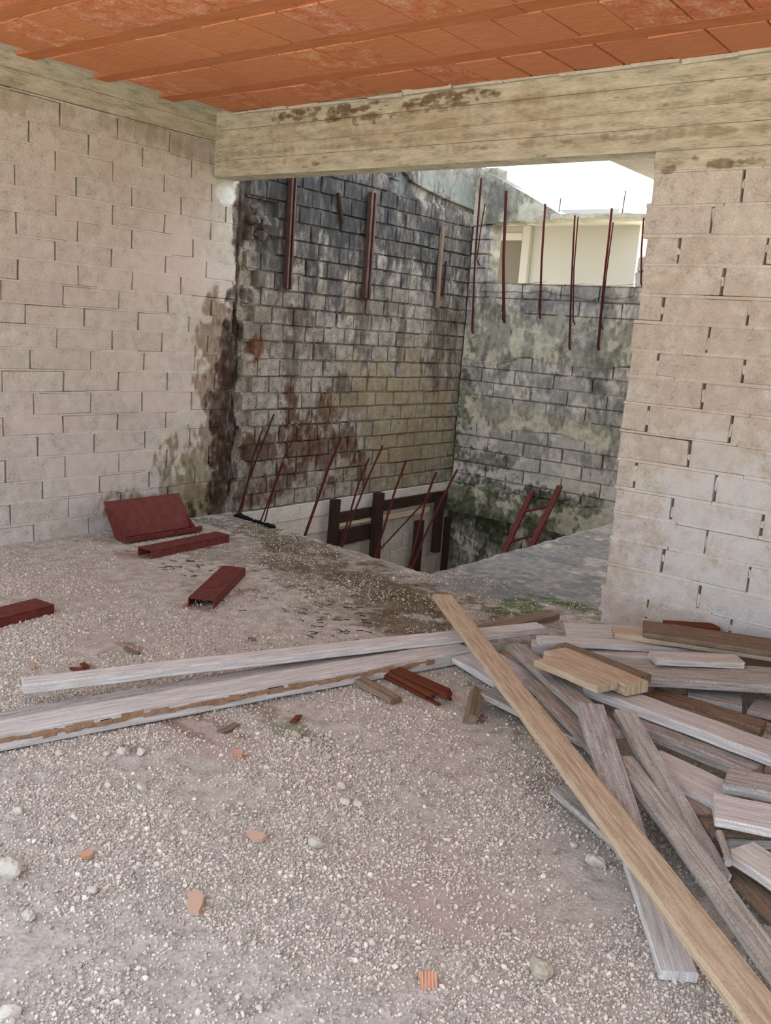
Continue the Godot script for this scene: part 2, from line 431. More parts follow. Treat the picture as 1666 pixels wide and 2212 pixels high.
	mat("beam_concrete", conc_col, conc_h, Vector3(0.6, 3.0, 0.6), 0.25, 0.9, Color.WHITE, front_stain_light)
	mat("side_beam", conc_col, conc_h, Vector3(0.6, 3.0, 0.6), 0.25, 0.9, Color.WHITE, left_stain)
	mat("floor_dirt", dirt_col, dirt_h, Vector3(1.7, 1.7, 1.7), 0.16, 1.0, Color.WHITE, floor_stain)
	mat("plain_concrete", conc_col, conc_h, Vector3(0.8, 0.8, 0.8), 0.4, 0.95)
	mat("pale_concrete", mortar_col, conc_h, Vector3(0.9, 0.9, 0.9), 0.3, 0.95)
	mat("lower_block", block_col, block_h, sc, 0.4, 0.95)
	# clay: combed along the tile
	var comb := noise_bytes(512, 512, 0.02, 3, 31)
	var clay := ramp_tex(512, 512, [[comb, 0.55], [mid, 0.35], [fine, 0.25]], [Color(0.66, 0.40, 0.28), Color(0.78, 0.50, 0.355), Color(0.82, 0.555, 0.405), Color(0.86, 0.63, 0.49)])
	var clay_h := grey_tex(512, 512, [[comb, 0.6], [fine, 0.3]])
	mat("clay", clay, clay_h, Vector3(0.5, 1.0, 7.0), 0.15, 0.85)
	var limed := ramp_tex(512, 512, [[big, 0.7], [mid, 0.7], [fine, 0.4]], [Color(0.72, 0.42, 0.27), Color(0.79, 0.49, 0.34), Color(0.83, 0.58, 0.45), Color(0.88, 0.75, 0.66)])
	mat("clay_limed", limed, clay_h, Vector3(1.3, 1.3, 1.3), 0.15, 0.9)
	mat("clay_pale", limed, clay_h, Vector3(3, 3, 3), 0.1, 0.9, Color(0.98, 1.0, 1.0)).albedo_texture = ramp_tex(512, 512, [[mid, 0.6], [fine, 0.4]], [Color(0.70, 0.55, 0.46), Color(0.77, 0.64, 0.56)])
	mat("clay_joist", clay, conc_h, Vector3(0.3, 1.0, 3.0), 0.1, 0.85, Color(0.93, 0.90, 0.87))
	# steel
	var rust := ramp_tex(512, 512, [[mid, 0.5], [big, 0.6], [fine, 0.25]], [Color(0.26, 0.125, 0.105), Color(0.37, 0.175, 0.15), Color(0.42, 0.21, 0.18), Color(0.47, 0.27, 0.22)])
	mat("red_primer", rust, conc_h, Vector3(2.5, 2.5, 2.5), 0.05, 0.6)
	mat("rusty_bar", rust, block_h, Vector3(4, 4, 4), 0.15, 0.8, Color(0.72, 0.70, 0.74))
	var brownsteel := ramp_tex(512, 512, [[mid, 0.5], [big, 0.6], [fine, 0.25]], [Color(0.26, 0.19, 0.17), Color(0.37, 0.285, 0.26), Color(0.45, 0.37, 0.34)])
	mat("rusty_profile", brownsteel, conc_h, Vector3(4, 1, 4), 0.05, 0.38).metallic = 0.5
	mat("black_pitch", conc_col, conc_h, sc, 0.4, 0.7, Color(0.12, 0.115, 0.13))
	mat("mud", dirt_col, block_h, Vector3(3, 3, 3), 0.2, 1.0, Color(0.88, 0.74, 0.64))
	mat("stone", mortar_col, block_h, Vector3(6, 6, 6), 0.15, 0.95, Color(1, 1, 1))
	mat("nail_iron", rust, null, Vector3(4, 4, 4), 0.0, 0.7, Color(0.45, 0.6, 0.6))
	flat("beige_paint", Color(0.74, 0.725, 0.685), 0.7)
	flat("beige_panel", Color(0.45, 0.42, 0.36), 0.6)
	flat("cream_frame", Color(0.75, 0.73, 0.68), 0.5)
	# wood: streaks along u, growth rings that wander
	var W := 1024
	var H := 256
	var streak := noise_bytes(512, 512, 0.05, 3, 41)
	var warp := noise_bytes(512, 512, 0.008, 2, 42)
	for kind in 3:
		var out := PackedByteArray(); out.resize(W * H * 3)
		var hh := PackedByteArray(); hh.resize(W * H)
		var lo: Color = [Color(0.48, 0.455, 0.425), Color(0.58, 0.50, 0.40), Color(0.61, 0.585, 0.555)][kind]
		var hi: Color = [Color(0.79, 0.77, 0.735), Color(0.835, 0.765, 0.66), Color(0.885, 0.865, 0.84)][kind]
		for y in H:
			for x in W:
				var xm := x if x < 512 else 1023 - x     # mirrored, so that it repeats without a seam
				var xf := xm / 40.0
				var xi := int(xf)
				var ra := (y * 6 + kind * 91) % 512 * 512 + xi
				var rc := (y * 2 + kind * 47) % 512 * 512 + 200 + xi
				var a := lerpf(streak[ra], streak[ra + 1], xf - xi) * 0.55 + lerpf(streak[rc], streak[rc + 1], xf - xi) * 0.45
				var w2 := warp[(y + kind * 130) % 512 * 512 + xm]
				var b := blot_b[(y * 4) % 512 * 512 + (xm >> 4)]
				var bl := blot_a[(y * 2 + kind * 60) % 512 * 512 + (xm >> 2)]
				var ring := 0.5 + 0.5 * sin(y * 0.16 + w2 * 0.22 + a * 0.02)
				var t := clampf(0.62 + (a - 127.5) / 255.0 * 0.9 - pow(ring, 5.0) * (0.32 if kind == 0 else 0.2) + (b - 127.5) / 255.0 * 0.25 + (bl - 127.5) / 255.0 * 0.6, 0.0, 1.0)
				var c2 := lo.lerp(hi, t)
				var i := y * W + x
				out[i * 3] = int(c2.r * 255); out[i * 3 + 1] = int(c2.g * 255); out[i * 3 + 2] = int(c2.b * 255)
				hh[i] = int(t * 255)
		var wt := tex(W, H, out, Image.FORMAT_RGB8)
		var wh := tex(W, H, hh, Image.FORMAT_L8)
		var m := mat(["wood_grey", "wood_tan", "wood_white"][kind], wt, wh, Vector3(0.9, 4.2, 1), 0.12, 0.85)
		m.uv1_triplanar = false
		m.uv1_world_triplanar = false
	for q in [["wood_brown", Color(0.78, 0.69, 0.61)], ["wood_dark", Color(0.36, 0.28, 0.25)], ["wood_rot", Color(0.66, 0.40, 0.28)], ["wood_pink_shade", Color(0.97, 0.955, 0.95)]]:  # the last, faintly pink tint also carries the mauve of shaded planks
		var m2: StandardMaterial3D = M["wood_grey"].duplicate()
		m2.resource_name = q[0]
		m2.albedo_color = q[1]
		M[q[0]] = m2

# ---------------------------------------------------------------- masonry
# lines: bed joints from top to bottom; joints[k]: sorted places of the head joints that bound the blocks of course k
func skipped(where: String, c: Vector3) -> bool:
	if where == "stair":   # the smooth concrete at the top of the far corner and the broken pocket beside the pier
		return c.y > 2.72 and c.z < -6.6 or c.z > -5.2 and absf(c.y - 2.19) < 0.2
	return false
func masonry(parent: Node3D, along_z: bool, plane: float, lines: Array, joints: Array, mats: Array, uvf: String, gap: float, bed: float, skip := "", proud := 0.003, tone := 0.07, washed := 0.0) -> void:
	var depth := 0.09
	for k in lines.size() - 1:
		var y0: float = lines[k + 1]
		var y1: float = lines[k]
		var js: Array = joints[k]
		for i in js.size() - 1:
			var a: float = minf(js[i], js[i + 1])
			var b: float = maxf(js[i], js[i + 1])
			var ln := b - a - gap * rr(0.6, 1.5)
			var c := Vector3(plane - depth / 2 + rr(-proud, proud), (y0 + y1) / 2 + rr(-0.002, 0.002), (a + b) / 2) if along_z else Vector3((a + b) / 2, (y0 + y1) / 2 + rr(-0.002, 0.002), plane - depth / 2 + rr(-proud, proud))
			if skip and skipped(skip, c):
				continue
			var hh := y1 - y0 - bed * rr(0.7, 1.3)
			var mb := MB.new()
			var t := 1.0 + rr(-tone, tone * 0.6)
			mb.tint = Color(t, t * rr(0.985, 1.01), t * rr(0.97, 1.02))
			mb.box(Vector3.ZERO, Vector3(depth, hh, ln) if along_z else Vector3(ln, hh, depth), 0.0045, Basis.IDENTITY, 0.003, rng)
			mb.map2(uvf, c)
			node(mb, "block", mats[0], parent, c)
	for k in lines.size():
		var lo := 1e9
		var hi := -1e9
		for kk in [k - 1, k]:
			if kk >= 0 and kk < joints.size() and joints[kk].size() > 1:
				lo = minf(lo, minf(joints[kk][0], joints[kk][-1])); hi = maxf(hi, maxf(joints[kk][0], joints[kk][-1]))
		if hi < lo:
			continue
		# the bed of mortar, in lengths that stand out more or less
		var a2 := lo
		while a2 < hi - 0.01:
			var b2 := minf(hi, a2 + rr(0.25, 0.7))
			var c2 := Vector3(plane - 0.03 - rr(0.0008, 0.0028) - washed * rr(0.3, 1.0), lines[k] + rr(-0.0015, 0.0015), (a2 + b2) / 2) if along_z else Vector3((a2 + b2) / 2, lines[k] + rr(-0.0015, 0.0015), plane - 0.03 - rr(0.0008, 0.0028) - washed * rr(0.3, 1.0))
			if not (skip and skipped(skip, c2)):
				var mb2 := MB.new()
				var hgt := bed + rr(0.004, 0.012)
				mb2.box(Vector3.ZERO, Vector3(0.06, hgt, b2 - a2) if along_z else Vector3(b2 - a2, hgt, 0.06), 0.004, Basis.IDENTITY, 0.002, rng)
				mb2.map2(uvf, c2)
				node(mb2, "mortar_bed", mats[1], parent, c2)
			a2 = b2
func slab(called: String, lo: Vector3, hi: Vector3, m: String, parent: Node3D, uvf := "", bevel := 0.0) -> MeshInstance3D:
	var mb := MB.new()
	var c := (lo + hi) / 2
	mb.box(Vector3.ZERO, hi - lo, bevel)
	if uvf:
		mb.map2(uvf, c)
	return node(mb, called, M[m], parent, c)
func regular(lo: float, hi: float, step: float, first: float) -> Array:
	var js := [lo]
	var a := first
	while a < hi - step * 0.25:
		if a > lo + step * 0.25:
			js.append(a + rr(-0.02, 0.02))
		a += step
	js.append(hi)
	return js

func build_left_wall() -> void:
	var w := base("wall_left", Vector3.ZERO, "long left wall of pale concrete blocks, stained brown beside the stairwell", "wall", "", "structure")
	slab("core", Vector3(XL - 0.25, -0.2, ZF2 - 0.04), Vector3(XL - 0.045, 3.1, LEFT_END), "left_mortar", w, "left")
	slab("plain_end", Vector3(XL - 0.05, -0.02, -1.62), Vector3(XL, 2.68, LEFT_END), "left_mortar", w)
	var lines := [2.69, 2.55, 2.415, 2.286, 2.157, 2.02, 1.884, 1.754, 1.62, 1.49, 1.36, 1.22, 1.089, 0.95, 0.805, 0.68, 0.54, 0.39, 0.26, 0.114, -0.03]
	var crops := [[80.0, [[200, 665], [420, 545], [820, 650], [1175, 725], [615, 780], [990, 840], [385, 870], [105, 980], [530, 1020], [1140, 1025]]],
		[420.0, [[390, 100], [915, 45], [1255, 110], [115, 200], [785, 165], [1140, 225], [1460, 275], [540, 265], [915, 325], [1340, 390], [385, 405], [775, 460], [1150, 500], [1430, 540], [130, 535], [545, 570], [918, 610], [1255, 660], [10, 655], [440, 690], [825, 740], [1165, 770], [1465, 790], [178, 855], [587, 870], [960, 895], [1310, 920], [395, 1000], [780, 1015], [1125, 1035], [1440, 1040]]],
		[760.0, [[210, 65], [628, 65], [1000, 60], [1350, 80], [18, 215], [440, 215], [825, 215], [1160, 215], [1490, 215], [238, 380], [630, 360], [985, 340], [1330, 340], [25, 520], [440, 510], [820, 490], [1150, 485], [1455, 480], [265, 680], [655, 635], [1005, 615], [1315, 605], [42, 840], [455, 800], [825, 770], [1155, 740], [1450, 700], [303, 965], [690, 920], [1035, 885], [1350, 860], [75, 1130], [475, 1080], [840, 1020], [1165, 975], [1460, 950], [235, 1260], [615, 1190], [960, 1120], [1285, 1070]]]]
	var joints := []
	for k in lines.size() - 1:
		joints.append([])
	for c in crops:
		for q in c[1]:
			var p := on_x(q[0] / 3.2038, c[0] + q[1] / 3.2038, XL)
			for k in lines.size() - 1:
				if p.y <= lines[k] and p.y > lines[k + 1]:
					joints[k].append(p.z)
	for k in joints.size():
		var js: Array = joints[k]
		js.sort()
		if js.is_empty():
			js.append(-3.4 + 0.2 * (k % 2))
		# fill wide gaps between measured joints, then go on at the pace of a block to both ends
		var full := [js[0]]
		for i in range(1, js.size()):
			var d: float = js[i] - js[i - 1]
			if d < 0.08:
				continue
			var parts := maxi(1, roundi(d / 0.415))
			for q in range(1, parts + 1):
				full.append(js[i - 1] + d * q / parts)
		while full[-1] < -1.75:
			full.append(full[-1] + 0.415 + rr(-0.008, 0.008))
		var far := -4.855 + rr(-0.012, 0.02)
		while full[0] - 0.415 > far + 0.1:
			full.push_front(full[0] - 0.415 + rr(-0.01, 0.01))
		if full[0] - far > 0.12:
			full.push_front(far)
		else:
			full[0] = far
		joints[k] = full
	masonry(w, true, XL, lines, joints, [M["left_block"], M["left_mortar"]], "left", 0.009, 0.009)
	# concrete tie beam on top of the blocks, cast against boards
	var b := base("beam_left", Vector3.ZERO, "concrete tie beam along the top of the left block wall", "beam", "", "structure")
	slab("board_face", Vector3(XL - 0.06, 2.70, ZF2), Vector3(XL + 0.006, 2.80, LEFT_END), "side_beam", b, "left", 0.003)
	slab("board_face", Vector3(XL - 0.06, 2.80, ZF2), Vector3(XL + 0.014, CEIL + 0.03, LEFT_END), "side_beam", b, "left", 0.003)

func build_stair_walls() -> void:
	var w := base("wall_left_stairwell", Vector3.ZERO, "weathered block wall of the stairwell with black mould and brown stains", "wall", "", "structure")
	slab("core", Vector3(XL - 0.25, -2.7, -8.2), Vector3(XL - 0.05, 3.3, ZF2 - 0.04), "stair_mortar", w, "stair")
	var lines := [3.2, 3.065, 2.93, 2.795, 2.66, 2.525, 2.39, 2.26, 2.125, 1.993, 1.861, 1.728, 1.599, 1.463, 1.333, 1.192, 1.055, 0.921, 0.795, 0.66, 0.52, 0.389, 0.25, 0.12, -0.015]
	var joints := []
	for k in lines.size() - 1:
		var start := -4.95 - (0.10 if k % 2 == 0 else 0.0) - rr(0.0, 0.02)
		var js := regular(ZB, start, 0.25, ZB + (0.22 if k % 2 == 0 else 0.10))
		joints.append(js)
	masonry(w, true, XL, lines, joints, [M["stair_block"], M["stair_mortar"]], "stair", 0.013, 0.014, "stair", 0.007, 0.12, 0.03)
	# smooth concrete over the blocks at the top of the far corner
	var mb := MB.new()
	mb.prism(PackedVector2Array([Vector2(-6.62, 3.25), Vector2(-6.66, 2.95), Vector2(-6.95, 2.80), Vector2(-7.4, 2.74), Vector2(-7.98, 2.70), Vector2(-7.98, 3.25)]), Vector3(XL - 0.06, 0, 0), Vector3(0, 0, 1), Vector3(0, 1, 0), Vector3(0.056, 0, 0))
	mb.map2("stair")
	node(mb, "concrete_cap", M["stair_mortar"], w)
	# rubble in the broken pocket beside the pier
	for q in [[-5.03, 2.22, 0.07], [-5.12, 2.12, 0.07], [-5.10, 2.26, 0.06], [-5.0, 2.10, 0.05], [-5.16, 2.2, 0.06], [-5.05, 2.32, 0.05], [-5.04, 1.62, 0.06], [-5.03, 1.20, 0.07]]:
		var st := stone_mesh(q[2], 0.7, 2)
		var at := Vector3(XL - 0.035, q[1], q[0])
		st.map2("stair", at)
		node(st, "rubble", M["stair_block"], w, at)
	# floor-slab band and the storey below
	var b := base("wall_left_basement", Vector3.ZERO, "pale concrete slab edge and blocks below floor level on the stairwell's left", "wall", "", "structure")
	slab("slab_edge", Vector3(XL - 0.06, -0.15, -8.0), Vector3(XL + 0.012, -0.02, ZF2), "pale_concrete", b, "", 0.004)
	slab("slab_edge", Vector3(XL - 0.06, -0.30, -8.0), Vector3(XL + 0.004, -0.15, ZF2), "pale_concrete", b, "", 0.004)
	var l2 := []
	for k in 9:
		l2.append(-0.305 - k * 0.16)
	var j2 := []
	for k in 8:
		j2.append(regular(-7.98, -5.3, 0.32, -7.98 + (0.3 if k % 2 == 0 else 0.14)))
	masonry(b, true, XL, l2, j2, [M["lower_block"], M["pale_concrete"]], "stair", 0.008, 0.008)
	# back wall with the window opening
	var bk := base("wall_back", Vector3.ZERO, "dark mouldy back wall of the stairwell with a rough window opening", "wall", "", "structure")
	slab("core", Vector3(XL, -2.7, ZB - 0.24), Vector3(-1.2, 1.99, ZB - 0.05), "back_plaster", bk, "back")
	slab("core", Vector3(XL, 1.98, ZB - 0.24), Vector3(-5.08, 3.1, ZB - 0.05), "back_plaster", bk, "back")
	slab("core", Vector3(-3.48, 1.98, ZB - 0.24), Vector3(-3.40, 2.28, ZB - 0.05), "back_plaster", bk, "back")
	var l3 := [2.55, 2.415, 2.28, 2.145, 2.005, 1.865, 1.727, 1.59, 1.452, 1.314, 1.176, 1.038, 0.901, 0.763, 0.626, 0.488, 0.351, 0.213, 0.076, -0.02]
	var j3 := []
	for k in l3.size() - 1:
		if k < 4:
			j3.append([XL, -5.06 + rr(-0.03, 0.04)])
		else:
			j3.append(regular(XL, -2.3, 0.41, XL + [0.62, 0.42, 0.24, 0.82][k % 4] - 0.41))
	masonry(bk, false, ZB, l3, j3, [M["back_block"], M["back_plaster"]], "back", 0.010, 0.012, "", 0.005, 0.12, 0.025)
	for q in [[2.005, 2.145, -3.405], [2.145, 2.28, -3.43]]:
		var mb3 := MB.new()
		var c3 := Vector3((-3.51 + q[2]) / 2, (q[0] + q[1]) / 2, ZB - 0.1)
		mb3.box(Vector3.ZERO, Vector3(q[2] + 3.51, 0.13, 0.2), 0.012, Basis.IDENTITY, 0.008, rng)
		mb3.map2("back", c3)
		node(mb3, "block", M["back_block"], bk, c3)
	# smears of render over the blocks
	for q in [[PackedVector2Array([Vector2(-5.2, 1.84), Vector2(-4.9, 1.88), Vector2(-4.5, 1.72), Vector2(-4.1, 1.73), Vector2(-3.7, 1.70), Vector2(-3.3, 1.66), Vector2(-3.2, 1.35), Vector2(-3.6, 1.30), Vector2(-4.0, 1.25), Vector2(-4.5, 1.33), Vector2(-4.9, 1.22), Vector2(-5.25, 1.25)]), 0.008],
		[PackedVector2Array([Vector2(-5.25, 0.95), Vector2(-4.9, 0.88), Vector2(-4.4, 0.83), Vector2(-4.0, 0.80), Vector2(-3.6, 0.76), Vector2(-3.3, 0.72), Vector2(-3.3, 0.52), Vector2(-3.7, 0.56), Vector2(-4.1, 0.62), Vector2(-4.6, 0.60), Vector2(-5.25, 0.62)]), 0.006],
		[PackedVector2Array([Vector2(-5.1, 2.03), Vector2(-4.5, 2.02), Vector2(-4.0, 2.015), Vector2(-3.5, 2.02), Vector2(-3.5, 1.93), Vector2(-3.9, 1.90), Vector2(-4.4, 1.94), Vector2(-5.1, 1.92)]), 0.012]]:
		var pts := PackedVector2Array()
		var pl: PackedVector2Array = q[0]
		for i in pl.size():
			var p0 := pl[i]
			var p1 := pl[(i + 1) % pl.size()]
			for t in 4:
				pts.append(p0.lerp(p1, t / 4.0) + Vector2(rr(-0.015, 0.015), rr(-0.02, 0.02)))
		var mb4 := MB.new()
		mb4.prism(pts, Vector3(0, 0, ZB - 0.02), Vector3(1, 0, 0), Vector3(0, 1, 0), Vector3(0, 0, 0.02 + q[1]))
		mb4.map2("back")
		node(mb4, "render_smear", M["back_plaster"], bk)
	# sloping concrete over the window, ragged along its lower edge
	var lint := PackedVector2Array([Vector2(XL, 3.12), Vector2(-5.2, 3.075), Vector2(-4.75, 2.86), Vector2(-4.31, 2.645)])
	for i in 9:
		lint.append(Vector2(-4.25 + i * 0.095, 2.645 + rr(-0.012, 0.012)))
	lint.append(Vector2(-3.47, 2.63))
	for i in 19:
		lint.append(Vector2(-3.48 - i * 0.085, 2.605 + rr(-0.014, 0.012) - (0.02 if i > 10 else 0.0)))
	lint.append(Vector2(-5.06, 2.57)); lint.append(Vector2(XL, 2.55))
	var mb5 := MB.new()
	mb5.prism(lint, Vector3(0, 0, ZB - 0.24), Vector3(1, 0, 0), Vector3(0, 1, 0), Vector3(0, 0, 0.25))
	mb5.map2("back")
	node(mb5, "lintel", M["back_plaster"], bk)
	# broken concrete ledge at floor level, blocks below
	var lg := base("ledge_back", Vector3.ZERO, "broken mossy concrete ledge along the foot of the stairwell's back wall", "ledge", "", "structure")
	var top := PackedVector2Array([Vector2(XL, -0.30), Vector2(XL, -0.01)])
	for i in 26:
		top.append(Vector2(XL + 0.08 + i * 0.08, -0.015 + rr(-0.03, 0.025)))
	top.append(Vector2(-3.1, -0.30))
	var mb6 := MB.new()
	mb6.prism(top, Vector3(0, 0, ZB - 0.02), Vector3(1, 0, 0), Vector3(0, 1, 0), Vector3(0, 0, 0.14))
	mb6.map2("back")
	node(mb6, "ledge_face", M["back_plaster"], lg)
	for i in 90:
		var r := rr(0.012, 0.035)
		var st2 := stone_mesh(r, 0.7, 1)
		var at2 := Vector3(rr(-5.2, -3.3), rr(-0.06, 0.0), ZB + rr(0.0, 0.12))
		st2.map2("back", at2)
		node(st2, "broken_edge", M["back_plaster"], lg, at2)
	var l4 := []
	for k in 9:
		l4.append(-0.305 - k * 0.15)
	var j4 := []
	for k in 8:
		j4.append(regular(XL, -3.0, 0.36, XL + (0.36 if k % 2 == 0 else 0.18)))
	masonry(lg, false, ZB, l4, j4, [M["back_block"], M["back_plaster"]], "back", 0.008, 0.008)

func build_front_wall() -> void:
	var w := base("wall_front", Vector3.ZERO, "pale block wall to the right of the stairwell opening", "wall", "", "structure")
	slab("core", Vector3(-1.96, -0.1, ZF2), Vector3(3.0, BEAM + 0.02, ZF - 0.045), "front_mortar", w, "front")
	slab("plain_end", Vector3(0.9, -0.02, ZF - 0.05), Vector3(3.0, BEAM + 0.02, ZF), "front_mortar", w)
	var lines := [2.36]
	for q in [[1410.0, 444.8], [1410.0, 509.6], [1395.0, 571.0], [1383.0, 636.0], [1376.0, 694.5], [1369.0, 755.0], [1410.0, 813.6], [1350.0, 868.8], [1345.0, 930.0], [1335.0, 990.0], [1326.0, 1051.0], [1352.0, 1108.8], [1357.0, 1167.6], [1338.0, 1221.7], [1297.0, 1267.0]]:
		lines.append(on_z(q[0], q[1], ZF).y)
	lines.append(0.075); lines.append(-0.06)
	var joints := []
	for k in lines.size() - 1:
		joints.append([])
	for c in [[380.0, [[1400, 150], [1140, 380], [830, 690], [1620, 690], [1225, 980], [680, 1250], [1460, 1250], [1100, 1460], [650, 1640]]], [780.0, [[640, 70], [1405, 130], [1050, 310], [550, 545], [1310, 570], [920, 860], [440, 1040], [1165, 1150]]], [1080.0, [[770, 80], [1580, 240], [350, 230], [1075, 415], [690, 540], [1460, 750], [310, 700], [1010, 880], [545, 1020], [1300, 1150]]]]:
		for q in c[1]:
			var p := on_z(1266.0 + q[0] / 4.165, c[0] + q[1] / 4.165, ZF)
			for k in lines.size() - 1:
				if p.y <= lines[k] and p.y > lines[k + 1]:
					joints[k].append(p.x)
	for k in joints.size():
		var js: Array = joints[k]
		js.sort()
		var full := [-2.005 + rr(-0.012, 0.012)]
		for x in js:
			if x - full[-1] > 0.1:
				full.append(x)
		while full[-1] < 0.75:
			full.append(full[-1] + 0.43 + rr(-0.01, 0.01))
		joints[k] = full
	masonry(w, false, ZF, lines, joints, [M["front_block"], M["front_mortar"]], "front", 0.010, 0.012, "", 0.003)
	# crumbling mortar in the wide head joints
	for k in joints.size():
		for i in range(1, joints[k].size() - 1):
			if joints[k][i] < -0.9:
				var y: float = lerpf(lines[k + 1], lines[k], rr(0.3, 0.7))
				var mb := MB.new()
				var c2 := Vector3(joints[k][i] + rr(-0.003, 0.003), y, ZF - 0.03)
				mb.box(Vector3.ZERO, Vector3(0.022, rr(0.03, 0.09), 0.05), 0.006, Basis(Vector3(0, 0, 1), rr(-0.25, 0.25)), 0.006, rng)
				mb.map2("front", c2)
				node(mb, "mortar_joint", M["front_mortar"], w, c2)
	var b := base("beam_front", Vector3.ZERO, "board-marked concrete beam spanning the stairwell opening", "beam", "", "structure")
	slab("beam_core", Vector3(XL, BEAM + 0.005, ZF2), Vector3(3.0, 3.1, ZF - 0.03), "beam_concrete", b, "front", 0.004)
	var ys := [BEAM, 2.565, 2.652, 2.765, CEIL + 0.03]
	for k in 4:
		slab("board_face", Vector3(XL, ys[k], ZF - 0.06), Vector3(3.0, ys[k + 1], ZF + [0.0, 0.004, -0.002, 0.003][k]), "beam_concrete", b, "front", 0.003)
	slab("bottom_course", Vector3(-2.0, 2.36, ZF - 0.06), Vector3(3.0, BEAM, ZF + 0.002), "beam_concrete", b, "front", 0.004)
	# bead of slurry along the top of the beam
	var x0 := -5.1
	while x0 < 0.9:
		var l := rr(0.15, 0.5)
		var mb7 := MB.new()
		var c7 := Vector3(x0 + l / 2, CEIL - 0.008 + rr(-0.006, 0.004), ZF + 0.01)
		mb7.box(Vector3.ZERO, Vector3(l, rr(0.012, 0.03), rr(0.03, 0.06)), 0.006, Basis.IDENTITY, 0.006, rng)
		mb7.map2("front", c7)
		node(mb7, "slurry_bead", M["pale_concrete"], b, c7)
		x0 += l

func build_floor() -> void:
	var edge := []
	for q in [[505, 1108], [545, 1122], [585, 1136], [620, 1147], [660, 1158], [710, 1174], [760, 1189], [805, 1203], [850, 1216], [890, 1230], [930, 1241]]:
		var p := on_y(q[0], q[1], 0.0)
		edge.append(Vector2(p.x, p.z))
	edge[0].x = XL - 0.02
	var pts := PackedVector2Array([Vector2(XL - 0.02, TERRACE)])
	for i in edge.size() - 1:
		for t in 4:
			var e: Vector2 = edge[i].lerp(edge[i + 1], t / 4.0)
			pts.append(e + Vector2(0, rr(-0.012, 0.012)) if i + t > 0 else e)
	pts.append(edge[-1])
	var z: float = edge[-1].y - 0.1
	while z > ZB:
		pts.append(Vector2(XH + 0.02 + rr(-0.014, 0.014), z))
		z -= 0.09
	pts.append(Vector2(XH, ZB + 0.001))
	pts.append(Vector2(3.0, ZB + 0.001))
	pts.append(Vector2(3.0, TERRACE))
	var mb := MB.new()
	mb.prism(pts, Vector3(0, -0.22, 0), Vector3(1, 0, 0), Vector3(0, 0, 1), Vector3(0, 0.22, 0))
	mb.map2("floor")
	var f := node(mb, "floor", M["floor_dirt"], self)
	tag(f, "dusty gravelly concrete floor with a stairwell hole at the back", "floor", "", "structure")
	hole_edge = pts
	for q in [["floor_basement", Vector3(-5.6, -2.8, -8.2), Vector3(-1.0, -2.6, -4.2), "plain concrete floor of the storey below the stairwell"], ["wall_basement_right", Vector3(-1.2, -2.6, -8.0), Vector3(-1.0, -0.22, -4.2), "concrete wall closing the storey below on the right"], ["wall_basement_front", Vector3(XL, -2.6, -4.4), Vector3(-1.0, -0.22, -4.2), "concrete wall closing the storey below on the room side"]]:
		var o := slab(q[0], q[1], q[2], "plain_concrete", self)
		tag(o, q[3], "floor" if q[0] == "floor_basement" else "wall", "", "structure")
var hole_edge: PackedVector2Array

func build_ceiling() -> void:
	var c := base("ceiling", Vector3.ZERO, "ceiling of orange hollow clay tiles laid between clay-faced joists", "ceiling", "", "structure")
	slab("concrete_topping", Vector3(XL - 0.2, CEIL + 0.025, ZF2), Vector3(3.0, CEIL + 0.25, FRONT), "pale_concrete", c)
	var z := -4.69
	for row in 11:
		# a joist 12 cm wide, then a row of tiles
		var jz := z + 0.46
		if row < 10:
			var x0 := -5.265
			while x0 < 2.9:
				var x1 := minf(x0 + rr(0.24, 0.27) * 4.0, 3.0)
				var mj := MB.new()
				mj.tint = Color(rr(0.94, 1.04), rr(0.93, 1.0), rr(0.92, 1.0))
				mj.box(Vector3.ZERO, Vector3(x1 - x0 - 0.003, 0.04, 0.121), 0.004, Basis.IDENTITY, 0.002, rng)
				node(mj, "joist", M["clay_joist"], c, Vector3((x0 + x1) / 2, CEIL + 0.0235 + rr(-0.002, 0.002), jz + 0.06))
				x0 = x1
		var xa := -5.10 + rr(-0.02, 0.02)
		var lim := 1.2 if jz < FRONT else -6.0
		while xa < lim:
			var ln := 0.262 + rr(-0.006, 0.006)
			var mb := MB.new()
			var t := rr(0.93, 1.06)
			mb.tint = Color(t, t * rr(0.94, 1.03), t * rr(0.9, 1.05))
			var z0 := maxf(z - 0.0, ZF + 0.02)
			var z1 := jz
			if row > 0:
				z0 = z + 0.075
			var wide := z1 - z0 - 0.006
			mb.box(Vector3.ZERO, Vector3(ln - rr(0.004, 0.012), 0.05, wide), 0.004, Basis.IDENTITY, 0.0035, rng)
			node(mb, "tile", M["clay_limed"] if rng.randf() < 0.33 else M["clay"], c, Vector3(xa + ln / 2, CEIL + 0.026 + rr(-0.004, 0.003), (z0 + z1) / 2))
			xa += ln
		z += 0.508
	var u := slab("ceiling_stairwell", Vector3(-3.34, CEIL, -8.3), Vector3(3.0, CEIL + 0.2, ZF2), "pale_concrete", self, "", 0.01)
	tag(u, "stained concrete slab edge overhanging the right of the open stairwell", "slab", "", "structure")

